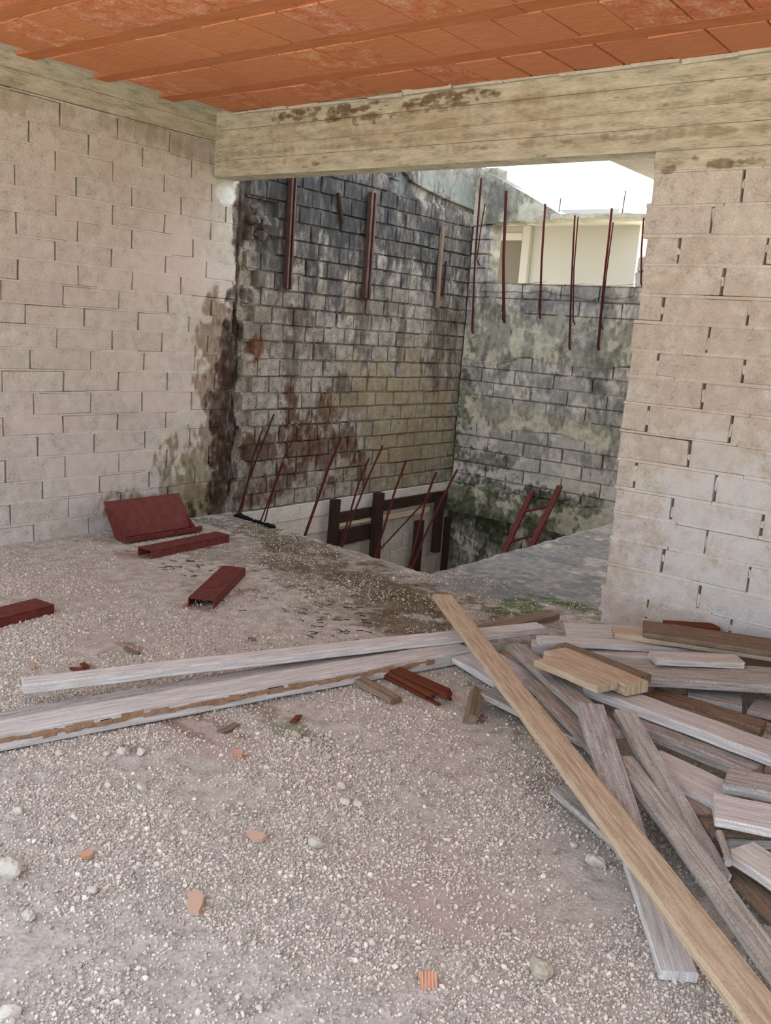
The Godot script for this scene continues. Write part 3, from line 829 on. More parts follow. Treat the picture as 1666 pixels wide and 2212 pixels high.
func build_beyond() -> void:
	var r := slab("wall_right", Vector3(3.0, -0.2, ZB), Vector3(3.2, 3.1, FRONT), "plain_concrete", self)
	tag(r, "plain block wall on the far right of the room", "wall", "", "structure")
	var g := slab("ground", Vector3(-30, -0.5, TERRACE), Vector3(30, -0.05, 40), "plain_concrete", self)
	tag(g, "pale open ground in front of the house", "ground", "", "structure")
	var g2 := slab("ground_back", Vector3(-30, -0.5, -40), Vector3(30, -0.05, -8.25), "plain_concrete", self)
	tag(g2, "pale ground behind the house", "ground", "", "structure")
	# the neighbouring porch seen through the window opening
	var w := base("wall_porch", Vector3.ZERO, "smooth beige wall of a porch seen through the window opening", "wall", "", "structure")
	slab("wall_face", Vector3(-7.5, -0.05, -9.7), Vector3(-4.19, 2.74, -9.5), "beige_paint", w)
	slab("porch_roof", Vector3(-7.5, 2.74, -9.7), Vector3(-4.1, 2.80, -8.75), "beige_paint", w)
	var d := base("door_1", Vector3(-5.96, 0, -9.5), "dull beige door panel in a cream frame behind the window opening", "door", "", "structure")
	slab("panel", Vector3(-0.45, 0.0, 0.0), Vector3(0.40, 2.58, 0.03), "beige_panel", d)
	slab("frame", Vector3(0.40, 0.0, 0.0), Vector3(0.50, 2.74, 0.06), "cream_frame", d, "", 0.005)
	slab("frame", Vector3(-0.55, 0.0, 0.0), Vector3(-0.45, 2.74, 0.06), "cream_frame", d, "", 0.005)
	slab("frame", Vector3(-0.45, 2.58, 0.0), Vector3(0.40, 2.66, 0.06), "cream_frame", d, "", 0.005)

# ---------------------------------------------------------------- small things
func stone_mesh(r: float, squash: float, level: int) -> MB:
	var t := (1.0 + sqrt(5.0)) / 2.0
	var vs := [Vector3(-1, t, 0), Vector3(1, t, 0), Vector3(-1, -t, 0), Vector3(1, -t, 0), Vector3(0, -1, t), Vector3(0, 1, t), Vector3(0, -1, -t), Vector3(0, 1, -t), Vector3(t, 0, -1), Vector3(t, 0, 1), Vector3(-t, 0, -1), Vector3(-t, 0, 1)]
	var fs := [[0, 11, 5], [0, 5, 1], [0, 1, 7], [0, 7, 10], [0, 10, 11], [1, 5, 9], [5, 11, 4], [11, 10, 2], [10, 7, 6], [7, 1, 8], [3, 9, 4], [3, 4, 2], [3, 2, 6], [3, 6, 8], [3, 8, 9], [4, 9, 5], [2, 4, 11], [6, 2, 10], [8, 6, 7], [9, 8, 1]]
	for k in vs.size():
		vs[k] = vs[k].normalized()
	for s in level - 1:
		var nf := []
		var mids := {}
		for f in fs:
			var m := []
			for e in 3:
				var a: int = f[e]
				var b: int = f[(e + 1) % 3]
				var key := Vector2i(mini(a, b), maxi(a, b))
				if not mids.has(key):
					mids[key] = vs.size()
					vs.append(((vs[a] + vs[b]) / 2.0).normalized())
				m.append(mids[key])
			nf.append([f[0], m[0], m[2]]); nf.append([f[1], m[1], m[0]]); nf.append([f[2], m[2], m[1]]); nf.append([m[0], m[1], m[2]])
		fs = nf
	var cut := []
	for k in 7:
		cut.append([Vector3(rr(-1, 1), rr(-1, 1), rr(-1, 1)).normalized(), rr(0.5, 0.85)])
	var st := Vector3(rr(0.85, 1.25), squash, rr(0.75, 1.1))
	var mb := MB.new()
	var ps := []
	for p in vs:
		var q: Vector3 = p * rr(0.9, 1.1)
		for c in cut:
			var over: float = q.dot(c[0]) - c[1]
			if over > 0.0:
				q -= c[0] * over * 0.85
		ps.append(q * st * r)
	for f in fs:
		var a: Vector3 = ps[f[0]]
		var nn: Vector3 = (ps[f[1]] - a).cross(ps[f[2]] - a).normalized()
		if nn.dot(a) < 0.0:
			nn = -nn
		mb.face([a, ps[f[1]], ps[f[2]]], nn)
	return mb

func plank(called: String, label: String, group: String, A: Vector3, B: Vector3, w: float, t: float, m: String, bow := 0.004, roll := 0.0, skew := 0.0) -> MeshInstance3D:
	var c := (A + B) / 2
	var d := (B - A).normalized()
	var side := d.cross(Vector3.UP if absf(d.y) < 0.9 else Vector3(1, 0, 0)).normalized()
	var up := side.cross(d).normalized()
	side = side.rotated(d, roll); up = up.rotated(d, roll)
	var L := (B - A).length()
	var seg := clampi(int(L / 0.09), 3, 24)
	var mb := MB.new()
	var u0 := rr(0, 3); var v0 := rr(0, 1)
	var k := rr(0.93, 1.05)
	mb.tint = Color(k, k * rr(0.98, 1.01), k * rr(0.96, 1.02))
	var b := minf(0.004, t * 0.2)
	var hw := w / 2
	var ht := t / 2
	# four faces, two points each, so that the chamfers between them are round
	var prof := [[-hw + b, ht, 0], [hw - b, ht, 0], [hw, ht - b, 1], [hw, -ht + b, 1], [hw - b, -ht, 2], [-hw + b, -ht, 2], [-hw, -ht + b, 3], [-hw, ht - b, 3]]
	var run := [0.0, w, w, w + t, w + t, 2 * w + t, 2 * w + t, 2 * w + 2 * t]
	var nrm := [up, side, -up, -side]
	var ph := rr(0, TAU)
	for s in seg + 1:
		var f := float(s) / seg
		var l := (f - 0.5) * L
		var lift := sin(f * PI) * bow + rr(-0.0012, 0.0012)
		var sway := sin(f * 5.0 + ph) * 0.0015
		var endj := 0.0
		for q in 8:
			var e := 0.0
			if s == 0 or s == seg:
				e = rr(-0.004, 0.004) + skew * prof[q][0]
			mb.pt(d * (l + e) + side * (prof[q][0] + sway + rr(-0.001, 0.001)) + up * (prof[q][1] + lift + rr(-0.0008, 0.0008)), nrm[prof[q][2]], Vector2(u0 + l, v0 + run[q]))
	for s in seg:
		for q in 8:
			mb.quad(s * 8 + q, s * 8 + (q + 1) % 8, s * 8 + 8 + (q + 1) % 8, s * 8 + 8 + q)
	for e in [0, seg]:
		var ring := []
		var uvs := []
		for q in 8:
			ring.append(mb.v[e * 8 + q])
			uvs.append(Vector2(u0 + 0.3 + prof[q][1], v0 + prof[q][0]))
		mb.face(ring, d * (-1.0 if e == 0 else 1.0), uvs)
	var o := node(mb, called, M[m], self, c)
	tag(o, label, "plank", group)
	return o

func build_planks() -> void:
	for q in [
		["wood_offcut", "small grey wood offcut lying just in front of the long white beams", "wood_brown", "scraps of wood on the floor", Vector3(-2.294, 0.023, -2.915), Vector3(-2.074, 0.018, -2.871), 0.060, 0.025],
		["wooden_plank", "dark brown plank on the damp floor behind the long whitish boards", "wood_brown", "long boards lying across the floor", Vector3(-2.421, 0.017, -3.356), Vector3(-2.212, 0.017, -4.481), 0.091, 0.035],
		["wooden_plank", "thin grey plank squeezed between the two long whitewashed boards", "wood_grey", "long boards lying across the floor", Vector3(-3.143, 0.014, -0.974), Vector3(-2.348, 0.049, -3.345), 0.101, 0.025],
		["wooden_board", "long whitewashed board with a free tip, the rear of the crossed pair", "wood_white", "long boards lying across the floor", Vector3(-2.998, 0.091, -1.774), Vector3(-2.054, 0.071, -4.033), 0.079, 0.040],
		["timber_baulk", "thick long whitewashed beam with a muddy brown side", "wood_white", "long boards lying across the floor", Vector3(-2.970, 0.035, -0.930), Vector3(-2.170, 0.035, -3.533), 0.097, 0.060],
		["wooden_plank", "wide grey plank under the crossing of the long tan plank and white beams", "wood_white", "timber pile by the block wall", Vector3(-2.116, 0.047, -3.500), Vector3(-1.662, 0.025, -3.350), 0.237, 0.030],
		["wooden_plank", "short pale plank with a square sawn end on the gravel", "wood_white", "timber pile by the block wall", Vector3(-0.902, 0.018, -2.538), Vector3(-0.578, 0.018, -2.052), 0.097, 0.025],
		["wooden_plank", "pale plank end sticking out left under the long tan plank", "wood_grey", "timber pile by the block wall", Vector3(-1.210, 0.038, -2.659), Vector3(-0.794, 0.048, -2.407), 0.090, 0.025],
		["wooden_plank", "reddish grey plank lowest at the near end of the pile", "wood_pink_shade", "timber pile by the block wall", Vector3(-0.468, 0.018, -2.398), Vector3(0.055, 0.018, -1.992), 0.085, 0.025],
		["wooden_plank", "brown plank lying on the floor under the short white board", "wood_brown", "timber pile by the block wall", Vector3(-0.690, 0.030, -2.676), Vector3(-0.076, 0.053, -2.151), 0.122, 0.025],
		["wooden_batten", "brown batten deep in the gap of the pile below the grained board", "wood_brown", "timber pile by the block wall", Vector3(-1.331, 0.035, -3.714), Vector3(-0.869, 0.025, -3.733), 0.098, 0.050],
		["wooden_board", "wide short grey board lying in the gap under the grained board", "wood_grey", "timber pile by the block wall", Vector3(-1.222, 0.040, -3.847), Vector3(-1.010, 0.040, -3.907), 0.165, 0.040],
		["wooden_board", "pale board end on the floor under the right part of the pile", "wood_grey", "timber pile by the block wall", Vector3(-0.980, 0.028, -3.953), Vector3(-0.347, 0.027, -4.059), 0.173, 0.025],
		["wooden_board", "bluish white board with nail holes at the foot of the block pier", "wood_white", "timber pile by the block wall", Vector3(-1.987, 0.045, -4.176), Vector3(-1.612, 0.065, -4.457), 0.213, 0.030],
		["wooden_board", "reddish board end behind the short thick light block", "wood_brown", "timber pile by the block wall", Vector3(-1.329, 0.045, -4.238), Vector3(-1.002, 0.045, -4.554), 0.183, 0.030],
		["wooden_board", "pale grey board with a knot below the cracked boards", "wood_white", "timber pile by the block wall", Vector3(-0.681, 0.065, -2.683), Vector3(-0.214, 0.065, -3.173), 0.071, 0.030],
		["wooden_board", "dark shaded board just under the pale cracked board", "wood_brown", "timber pile by the block wall", Vector3(-0.734, 0.095, -2.658), Vector3(-0.223, 0.095, -3.103), 0.077, 0.030],
		["wooden_board", "wide pinkish board running under the steep planks of the pile", "wood_pink_shade", "timber pile by the block wall", Vector3(-1.815, 0.059, -3.177), Vector3(-1.093, 0.038, -3.054), 0.171, 0.025],
		["wooden_plank", "grey plank tinted mauve for shade with a square end beside the long tan plank", "wood_pink_shade", "timber pile by the block wall", Vector3(-1.708, 0.073, -3.372), Vector3(-1.180, 0.090, -2.920), 0.115, 0.025],
		["wooden_plank", "long grey plank running under the short sawn blocks", "wood_pink_shade", "timber pile by the block wall", Vector3(-2.003, 0.071, -3.701), Vector3(-1.189, 0.137, -2.982), 0.096, 0.030],
		["wooden_plank", "short plank end tinted mauve for shade between the pale board and split plank", "wood_pink_shade", "timber pile by the block wall", Vector3(-0.967, 0.065, -2.922), Vector3(-0.773, 0.065, -2.767), 0.088, 0.030],
		["wooden_board", "white board with cracks sloping under the orange edged board", "wood_white", "timber pile by the block wall", Vector3(-1.059, 0.095, -2.975), Vector3(-0.706, 0.095, -2.880), 0.170, 0.030],
		["wooden_plank", "plank tinted mauve for shade lying just below the long white edged beam", "wood_pink_shade", "timber pile by the block wall", Vector3(-1.277, 0.078, -3.274), Vector3(-0.728, 0.098, -3.154), 0.095, 0.045],
		["wooden_board", "whitish thick board with a dark sawn end near the pier", "wood_white", "timber pile by the block wall", Vector3(-1.959, 0.070, -3.777), Vector3(-1.480, 0.080, -4.025), 0.109, 0.040],
		["wooden_board", "splintered whitish board lying behind the thick board near the pier", "wood_white", "timber pile by the block wall", Vector3(-1.882, 0.138, -3.692), Vector3(-1.361, 0.103, -4.272), 0.078, 0.030],
		["wooden_board", "wide weathered board with arched grain across the pile", "wood_grey", "timber pile by the block wall", Vector3(-1.490, 0.100, -3.709), Vector3(-0.521, 0.133, -4.361), 0.236, 0.040],
		["timber_baulk", "long grey beam with a white painted edge across the pile", "wood_white", "timber pile by the block wall", Vector3(-1.460, 0.117, -3.391), Vector3(-0.220, 0.168, -3.116), 0.135, 0.040],
		["wooden_plank", "short reddish plank end lying against the block wall", "wood_rot", "timber pile by the block wall", Vector3(-1.548, 0.145, -4.400), Vector3(-1.370, 0.135, -4.594), 0.082, 0.030],
		["wooden_plank", "narrow tan plank in front of the wide brown plank by the wall", "wood_tan", "timber pile by the block wall", Vector3(-1.685, 0.148, -4.069), Vector3(-0.556, 0.138, -4.555), 0.100, 0.030],
		["wooden_plank", "wide smooth brown plank highest along the block wall", "wood_brown", "timber pile by the block wall", Vector3(-1.569, 0.179, -4.147), Vector3(-0.555, 0.178, -4.539), 0.192, 0.030],
		["wooden_block", "short thick light grey block on top of the boards near the wall", "wood_white", "timber pile by the block wall", Vector3(-1.396, 0.155, -3.840), Vector3(-1.099, 0.155, -4.114), 0.112, 0.030],
		["wooden_block", "narrow brown sawn block behind the knotted tan block", "wood_brown", "timber pile by the block wall", Vector3(-1.762, 0.138, -3.673), Vector3(-1.299, 0.158, -3.533), 0.078, 0.045],
		["wooden_block", "wide tan sawn block with a knot on top of the pile", "wood_tan", "timber pile by the block wall", Vector3(-1.715, 0.158, -3.533), Vector3(-1.273, 0.178, -3.375), 0.128, 0.045],
		["wooden_block", "greyish tan sawn block lowest of the three short ones", "wood_tan", "timber pile by the block wall", Vector3(-1.684, 0.174, -3.372), Vector3(-1.343, 0.190, -3.257), 0.119, 0.030],
		["wooden_plank", "long grey plank with wavy flame grain on the near side", "wood_grey", "timber pile by the block wall", Vector3(-1.076, 0.144, -2.809), Vector3(0.007, 0.014, -1.804), 0.075, 0.025],
		["wooden_plank", "grey plank with a bulging knot and splits beside the wavy grained one", "wood_grey", "timber pile by the block wall", Vector3(-1.200, 0.182, -3.093), Vector3(-0.639, 0.055, -2.489), 0.081, 0.025],
		["wooden_plank", "steep grey plank with a nail hole near its square upper end", "wood_grey", "timber pile by the block wall", Vector3(-1.283, 0.215, -2.974), Vector3(-0.822, 0.101, -2.341), 0.101, 0.025],
		["wooden_stick", "thin rounded stick hanging below the cracked boards", "wood_pink_shade", "timber pile by the block wall", Vector3(-0.674, 0.130, -2.589), Vector3(-0.601, 0.130, -2.451), 0.019, 0.020],
		["wooden_board", "short white board with a bright sawn edge", "wood_white", "timber pile by the block wall", Vector3(-0.612, 0.105, -2.582), Vector3(0.004, 0.039, -2.397), 0.128, 0.030],
		["wooden_board", "grey board with a knot and an orange front edge", "wood_grey", "timber pile by the block wall", Vector3(-0.761, 0.156, -2.894), Vector3(-0.112, 0.223, -2.975), 0.142, 0.035],
		["wooden_board", "pale board with long dark cracks and a square end", "wood_white", "timber pile by the block wall", Vector3(-0.725, 0.155, -2.670), Vector3(-0.091, 0.155, -2.914), 0.157, 0.030],
		["wooden_plank", "very long tan plank crossing over the white beams", "wood_tan", "timber pile by the block wall", Vector3(-2.503, 0.178, -3.798), Vector3(-0.098, 0.165, -1.626), 0.100, 0.030],
	]:
		var thick_beam: bool = q[1].begins_with("thick long")
		var a0: Vector3 = q[4]
		var b0: Vector3 = q[5]
		var back := (b0 - a0).normalized().cross(Vector3.UP).normalized() * -0.018 if thick_beam else Vector3(0, 0.008, 0) if q[1].begins_with("long whitewashed") else Vector3.ZERO
		var o := plank(q[0], q[1], q[3], a0 + back, b0 + back, q[6] + (0.036 if thick_beam else 0.0), q[7], q[2], 0.004 if (q[5] - q[4]).length() > 1.0 else 0.001, rr(-0.03, 0.03), rr(-0.12, 0.12))
		if thick_beam:
			# dried mud along the upper edge of its side, in lengths of uneven height
			var d := (b0 - a0).normalized()
			var sd := d.cross(Vector3.UP).normalized()
			var ln := (b0 - a0).length()
			var s := -ln / 2 + 0.05
			while s < ln / 2 - 0.25:
				var l := rr(0.015, 0.06)
				var mb := MB.new()
				mb.box(d * (s + l / 2) + sd * (q[6] / 2 + 0.0175) + Vector3(0, 0.012 + rr(-0.006, 0.004), 0), Vector3(l + 0.025, rr(0.010, 0.026), 0.006), 0.002, Basis(d, Vector3.UP, sd), 0.0035, rng)
				node(mb, "dried_mud", M["mud"], o)
				s += l
	# a short leaning stub, a rotten piece and chips of wood
	plank("wood_stub", "dark rotten wooden stub standing askew on the gravel left of the pile", "scraps of wood on the floor", on_y(1018, 1556, 0.02), on_y(1029, 1494, 0.06), 0.045, 0.05, "wood_brown", 0.0, 0.5, 0.2)
	var a := on_y(835, 1448, 0.03)
	var b := on_y(962, 1508, 0.03)
	var rot := base("rotten_plank", (a + b) / 2, "crumbling reddish brown rotten plank end under the white beam", "plank", "scraps of wood on the floor")
	for i in 9:
		var mb := MB.new()
		var off := Vector3(rr(-0.03, 0.03), rr(-0.02, 0.012), rr(-0.03, 0.03))
		var p0 := (a - b) / 2 * rr(0.5, 1.0) + off
		var p1 := (b - a) / 2 * rr(0.6, 1.05) + off * 1.3
		var c := (p0 + p1) / 2
		mb.tint = Color(rr(0.8, 1.3), rr(0.8, 1.05), rr(0.8, 1.0))
		var d := (p1 - p0).normalized()
		mb.box(Vector3.ZERO, Vector3((p1 - p0).length(), rr(0.012, 0.02), rr(0.014, 0.028)), 0.004, Basis(d, Vector3.UP, d.cross(Vector3.UP).normalized()), 0.007, rng)
		node(mb, "splinter", M["wood_rot"], rot, c)
	for q in [[285, 1405, 0.10, "dark"], [165, 1445, 0.05, "rot"], [182, 1437, 0.05, "rot"], [495, 1572, 0.09, "dark"], [945, 1317, 0.09, "dark"], [940, 1330, 0.05, "dark"], [640, 1553, 0.06, "rot"], [545, 1380, 0.03, "dark"]]:
		var p := on_y(q[0], q[1], 0.012)
		var an := rr(0, TAU)
		var dv: Vector3 = Vector3(cos(an), 0.02, sin(an)) * q[2] / 2
		plank("wood_chip", "flat brown chip of wood lying on the dusty floor", "wood chips on the floor", p - dv, p + dv, 0.025, 0.01, "wood_rot" if q[3] == "rot" else "wood_brown", 0.0, 0.1, 0.5)

func channel(at: Array, height: float, label: String) -> void:
	# web-up steel channel: top corners of the web given in order near-left, near-right, far-right, far-left
	var p := []
	for q in at:
		p.append(on_y(q[0], q[1], height))
	var A: Vector3 = (p[0] + p[1]) / 2
	var B: Vector3 = (p[2] + p[3]) / 2
	var d := (B - A).normalized()
	var side := d.cross(Vector3.UP).normalized()
	var w := (absf((p[1] - p[0]).dot(side)) + absf((p[2] - p[3]).dot(side))) / 2
	var L := (B - A).length()
	var c := (A + B) / 2 - Vector3(0, height, 0)
	var o := base("steel_channel", c, label, "steel channel", "red-primed steel offcuts on the floor")
	var bs := Basis(d, Vector3.UP, side)
	var web := MB.new()
	web.box(Vector3(0, height - 0.004, 0), Vector3(L, 0.008, w), 0.003, bs)
	node(web, "web", M["red_primer"], o)
	for s in [-1, 1]:
		var f := MB.new()
		f.box(side * s * (w / 2 - 0.004) + Vector3(0, height / 2 - 0.005, 0), Vector3(L, height - 0.006, 0.008), 0.002, bs)
		node(f, "flange", M["red_primer"], o)

func build_steel() -> void:
	channel([[407, 1290], [462, 1296], [531, 1227], [481, 1220]], 0.05, "red-primed steel channel offcut lying alone on the open floor")
	channel([[-60, 1325], [-60, 1350], [111, 1307], [84, 1290]], 0.05, "red-primed steel channel offcut farthest from the stairwell")
	channel([[302, 1181], [323, 1189], [498, 1155], [466, 1147]], 0.055, "red-primed steel channel offcut lying against the folded steel tray")
	# folded tray leaning back towards the wall
	var z0 := -3.62
	var z1 := -4.25
	var o := base("steel_tray", Vector3(-4.98, 0, (z0 + z1) / 2), "dark red folded steel tray leaning by the left wall", "steel tray", "red-primed steel offcuts on the floor")
	var hl := (z0 - z1) / 2
	var th := 0.008
	var back := MB.new()
	var tilt := Basis(Vector3(0, 0, 1), 0.62)
	back.box(Vector3(-0.06, 0.13, 0), Vector3(th, 0.27, hl * 2), 0.003, tilt)
	node(back, "back_plate", M["red_primer"], o)
	var bottom := MB.new()
	bottom.box(Vector3(0.06, 0.012, 0), Vector3(0.12, th, hl * 2), 0.003)
	node(bottom, "base_plate", M["red_primer"], o)
	var lip := MB.new()
	lip.box(Vector3(0.12, 0.03, 0), Vector3(th, 0.035, hl * 2), 0.003)
	node(lip, "front_lip", M["red_primer"], o)
	for e in [[hl - 0.005, 0.13], [-hl + 0.005, 0.06]]:
		var cheek := MB.new()
		cheek.prism(PackedVector2Array([Vector2(0.0, 0.01), Vector2(0.11, 0.01), Vector2(0.10, 0.05), Vector2(0.06, 0.10), Vector2(-0.10, 0.2), Vector2(-0.13, 0.2)]) if e[1] > 0.1 else PackedVector2Array([Vector2(0.0, 0.01), Vector2(0.08, 0.01), Vector2(-0.05, 0.12)]), Vector3(0, 0, e[0]), Vector3(1, 0, 0), Vector3(0, 1, 0), Vector3(0, 0, 0.007))
		node(cheek, "cheek", M["red_primer"], o)

func bar(label: String, group: String, pts: Array, r: float, m := "rusty_bar") -> void:
	var mb := MB.new()
	var c: Vector3 = pts[0]
	var loc := []
	for p in pts:
		loc.append(p - c)
	mb.tube(loc, r * 0.8)
	var o := node(mb, "reinforcing_bar", M[m], self, c)
	tag(o, label, "rebar", group)

func build_stairwell_things() -> void:
	# starter bars bent up from the slab edge
	for q in [[513, 1106, 592, 895, 0.010], [518, 1107, 568, 925, 0.008], [563, 1117, 640, 935, 0.008], [571, 1119, 612, 1000, 0.008], [655, 1157, 737, 945, 0.014], [734, 1176, 797, 991, 0.009], [736, 1179, 827, 963, 0.009], [808, 1202, 877, 997, 0.010], [880, 1224, 942, 1020, 0.010], [886, 1227, 988, 1015, 0.010]]:
		var b := on_y(q[0], q[1], 0.0)
		var t := on_x(q[2], q[3], b.x)
		var foot := b + Vector3(0, -0.10, 0.06)
		bar("rusty starter bar leaning out of the stairwell slab edge", "starter bars along the slab edge", [foot, b + Vector3(0, -0.02, -0.01), b.lerp(t, 0.3) + Vector3(rr(-0.01, 0.01), 0, 0), b.lerp(t, 0.7) + Vector3(rr(-0.01, 0.01), 0, 0.01), t], q[4])
	var cr := on_y(818, 1206, 0.0)
	bar("thin rusty bar crossing slantwise in front of the formwork", "", [cr + Vector3(0, -0.05, 0), on_x(820, 1188, cr.x - 0.02), on_x(935, 1065, cr.x + 0.25)], 0.007)
	# black pitch dripped round the first bars' feet
	var pit := base("pitch_lump", on_y(545, 1124, 0.0), "black lump of pitch at the foot of the first starter bars", "pitch")
	for i in 9:
		var f := i / 8.0
		var at := on_y(lerpf(515, 588, f), lerpf(1113, 1137, f), 0.01) - pit.position
		var st := stone_mesh(rr(0.025, 0.04), 0.5, 2)
		node(st, "lump", M["black_pitch"], pit, at)
	# bars standing out of the back wall
	for q in [[1040, 385, 1020, 715, 0.012], [1048, 440, 1030, 560, 0.007], [1094, 412, 1088, 690, 0.018], [1178, 440, 1166, 682, 0.013], [1242, 465, 1230, 750, 0.011], [1249, 468, 1238, 690, 0.008], [1322, 450, 1292, 750, 0.014], [1325, 480, 1298, 700, 0.008], [1391, 470, 1385, 610, 0.010]]:
		var t := on_z(q[0], q[1], ZB + (0.09 if q[4] > 0.0085 else 0.14))
		var b := on_z(q[2], q[3], ZB + (0.03 if q[4] > 0.0085 else 0.06))
		bar("long rusty bar standing in front of the stairwell's back wall", "bars on the back wall", [b + Vector3(0, -0.05, -0.06), b, b.lerp(t, 0.5) + Vector3(rr(-0.008, 0.008), 0, 0.015), t], q[4])
	for q in [[1212, 428, 1207, 455], [1352, 412, 1343, 462]]:
		bar("short thin wire sticking up above the lintel", "wires above the lintel", [on_z(q[2], q[3] + 8, ZB - 0.1), on_z(q[0], q[1], ZB - 0.1)], 0.006)
	# broken holes where the bars enter the wall
	var wb := get_node("wall_back")
	for q in [[1234, 735], [1229, 755], [1292, 735], [1288, 752], [1242, 720], [1300, 715], [1090, 690], [1086, 670]]:
		for i in 5:
			var p := on_z(q[0] + rr(-14, 14), q[1] + rr(-16, 16), ZB + 0.003)
			var sm := stone_mesh(rr(0.010, 0.022), 0.8, 1)
			sm.map2("back", p)
			node(sm, "broken_edge", M["back_block"], wb, p)
	# steel profiles and timber on the left wall
	for q in [[624, 392, 622, 625, 0.085, "wide rusty steel profile fixed upright on the stairwell wall"], [798, 415, 792, 645, 0.11, "shiny fluted rusty steel profile fixed upright on the stairwell wall"]]:
		var t := on_x(q[0], q[1], XL + 0.02)
		var b := on_x(q[2], q[3], XL + 0.02)
		t.z = (t.z + b.z) / 2; b.z = t.z
		if q[5].begins_with("wide"):
			t.y += 0.4
		var h := t.y - b.y
		var o := base("steel_profile", Vector3(XL, b.y, t.z), q[5], "steel profile", "steel profiles on the stairwell wall")
		for s in 4:
			var mb := MB.new()
			var w: float = q[4]
			mb.box(Vector3(0.02 + [0.0, 0.028, 0.012, 0.03][s], h / 2, (s - 1.5) * w / 4), Vector3(0.05, h, w / 4 - 0.002), 0.006)
			node(mb, "flute", M["rusty_profile"], o)
	plank("wood_batten", "short dark batten stub hanging on the mouldy stairwell wall", "", on_x(730, 417, XL + 0.025), on_x(740, 482, XL + 0.025), 0.03, 0.03, "wood_dark", 0.0)
	plank("wood_batten", "thin weathered batten standing against the stairwell wall near the corner", "", on_x(957, 490, XL + 0.025), on_x(944, 665, XL + 0.025), 0.04, 0.03, "wood_brown", 0.0)
	plank("wood_batten", "thin dark strip beside the weathered batten near the corner", "", on_x(964, 565, XL + 0.03), on_x(957, 640, XL + 0.03), 0.02, 0.02, "wood_dark", 0.0)
	# old formwork against the wall below floor level
	var fg := "old formwork timber below the floor"
	for q in [[720, 1080, 722, 1190, 0.09, "dark formwork post on the stairwell wall, first from the pale slab edge"], [815, 1066, 812, 1215, 0.11, "dark formwork post in the middle of the shuttering"], [952, 1075, 945, 1120, 0.10, "dark formwork post stub beside the corner"], [905, 1125, 900, 1215, 0.10, "dark prop standing below the shuttering boards"], [964, 1118, 962, 1235, 0.05, "thin dark prop standing in the corner below the floor"]]:
		var t := on_x(q[0], q[1], XL + 0.10)
		var b := on_x(q[2], q[3], XL + 0.10)
		var zz := (t.z + b.z) / 2
		plank("formwork_post", q[5], fg, Vector3(XL + 0.10, b.y - 0.35, zz), Vector3(XL + 0.10, t.y, zz), q[4], 0.06, "wood_dark", 0.0, 0.0)
	for q in [[730, 1118, 805, 1105, 0.09, "dark shuttering board between the first two formwork posts"], [730, 1160, 800, 1150, 0.14, "lower dark shuttering board between the first two formwork posts"], [828, 1079, 962, 1082, 0.10, "wide dark shuttering board running to the corner"], [825, 1120, 925, 1100, 0.05, "pale orange batten under the wide shuttering board"], [730, 1135, 805, 1120, 0.035, "thin orange batten between the first two formwork posts"]]:
		var t := on_x(q[0], q[1], XL + 0.045)
		var b := on_x(q[2], q[3], XL + 0.045)
		plank("formwork_board", q[5], fg, Vector3(XL + 0.045, (t.y + b.y) / 2, t.z), Vector3(XL + 0.045, (t.y + b.y) / 2, b.z), 0.035, q[4], "wood_tan" if "orange" in q[5] else "wood_dark", 0.0)
	# steel ladder leaning against the ledge
	var tops := [on_z(1150, 1060, ZB + 0.15), on_z(1210, 1050, ZB + 0.15)]
	var low := [on_z(1088, 1195, -7.25), on_z(1150, 1175, -7.25)]
	var lad := base("steel_ladder", (low[0] + low[1]) / 2, "dark red steel ladder leaning against the mossy ledge in the stairwell", "ladder")
	var ends := []
	for s in 2:
		var mb := MB.new()
		var a: Vector3 = tops[s]
		var b: Vector3 = tops[s] + (low[s] - tops[s]) * 2.2
		ends.append([a, b])
		var d := (b - a).normalized()
		mb.box((a + b) / 2 - lad.position, Vector3((b - a).length(), 0.03, 0.055), 0.004, Basis(d, d.cross(Vector3(1, 0, 0)).normalized(), d.cross(d.cross(Vector3(1, 0, 0)).normalized())))
		node(mb, "stringer", M["red_primer"], lad)
	for f in [0.16, 0.38, 0.6, 0.82]:
		var mb := MB.new()
		mb.tube([ends[0][0].lerp(ends[0][1], f) - lad.position, ends[1][0].lerp(ends[1][1], f) - lad.position], 0.012)
		node(mb, "rung", M["red_primer"], lad)

func inside_hole(x: float, z: float) -> bool:
	return not Geometry2D.is_point_in_polygon(Vector2(x, z), hole_edge)

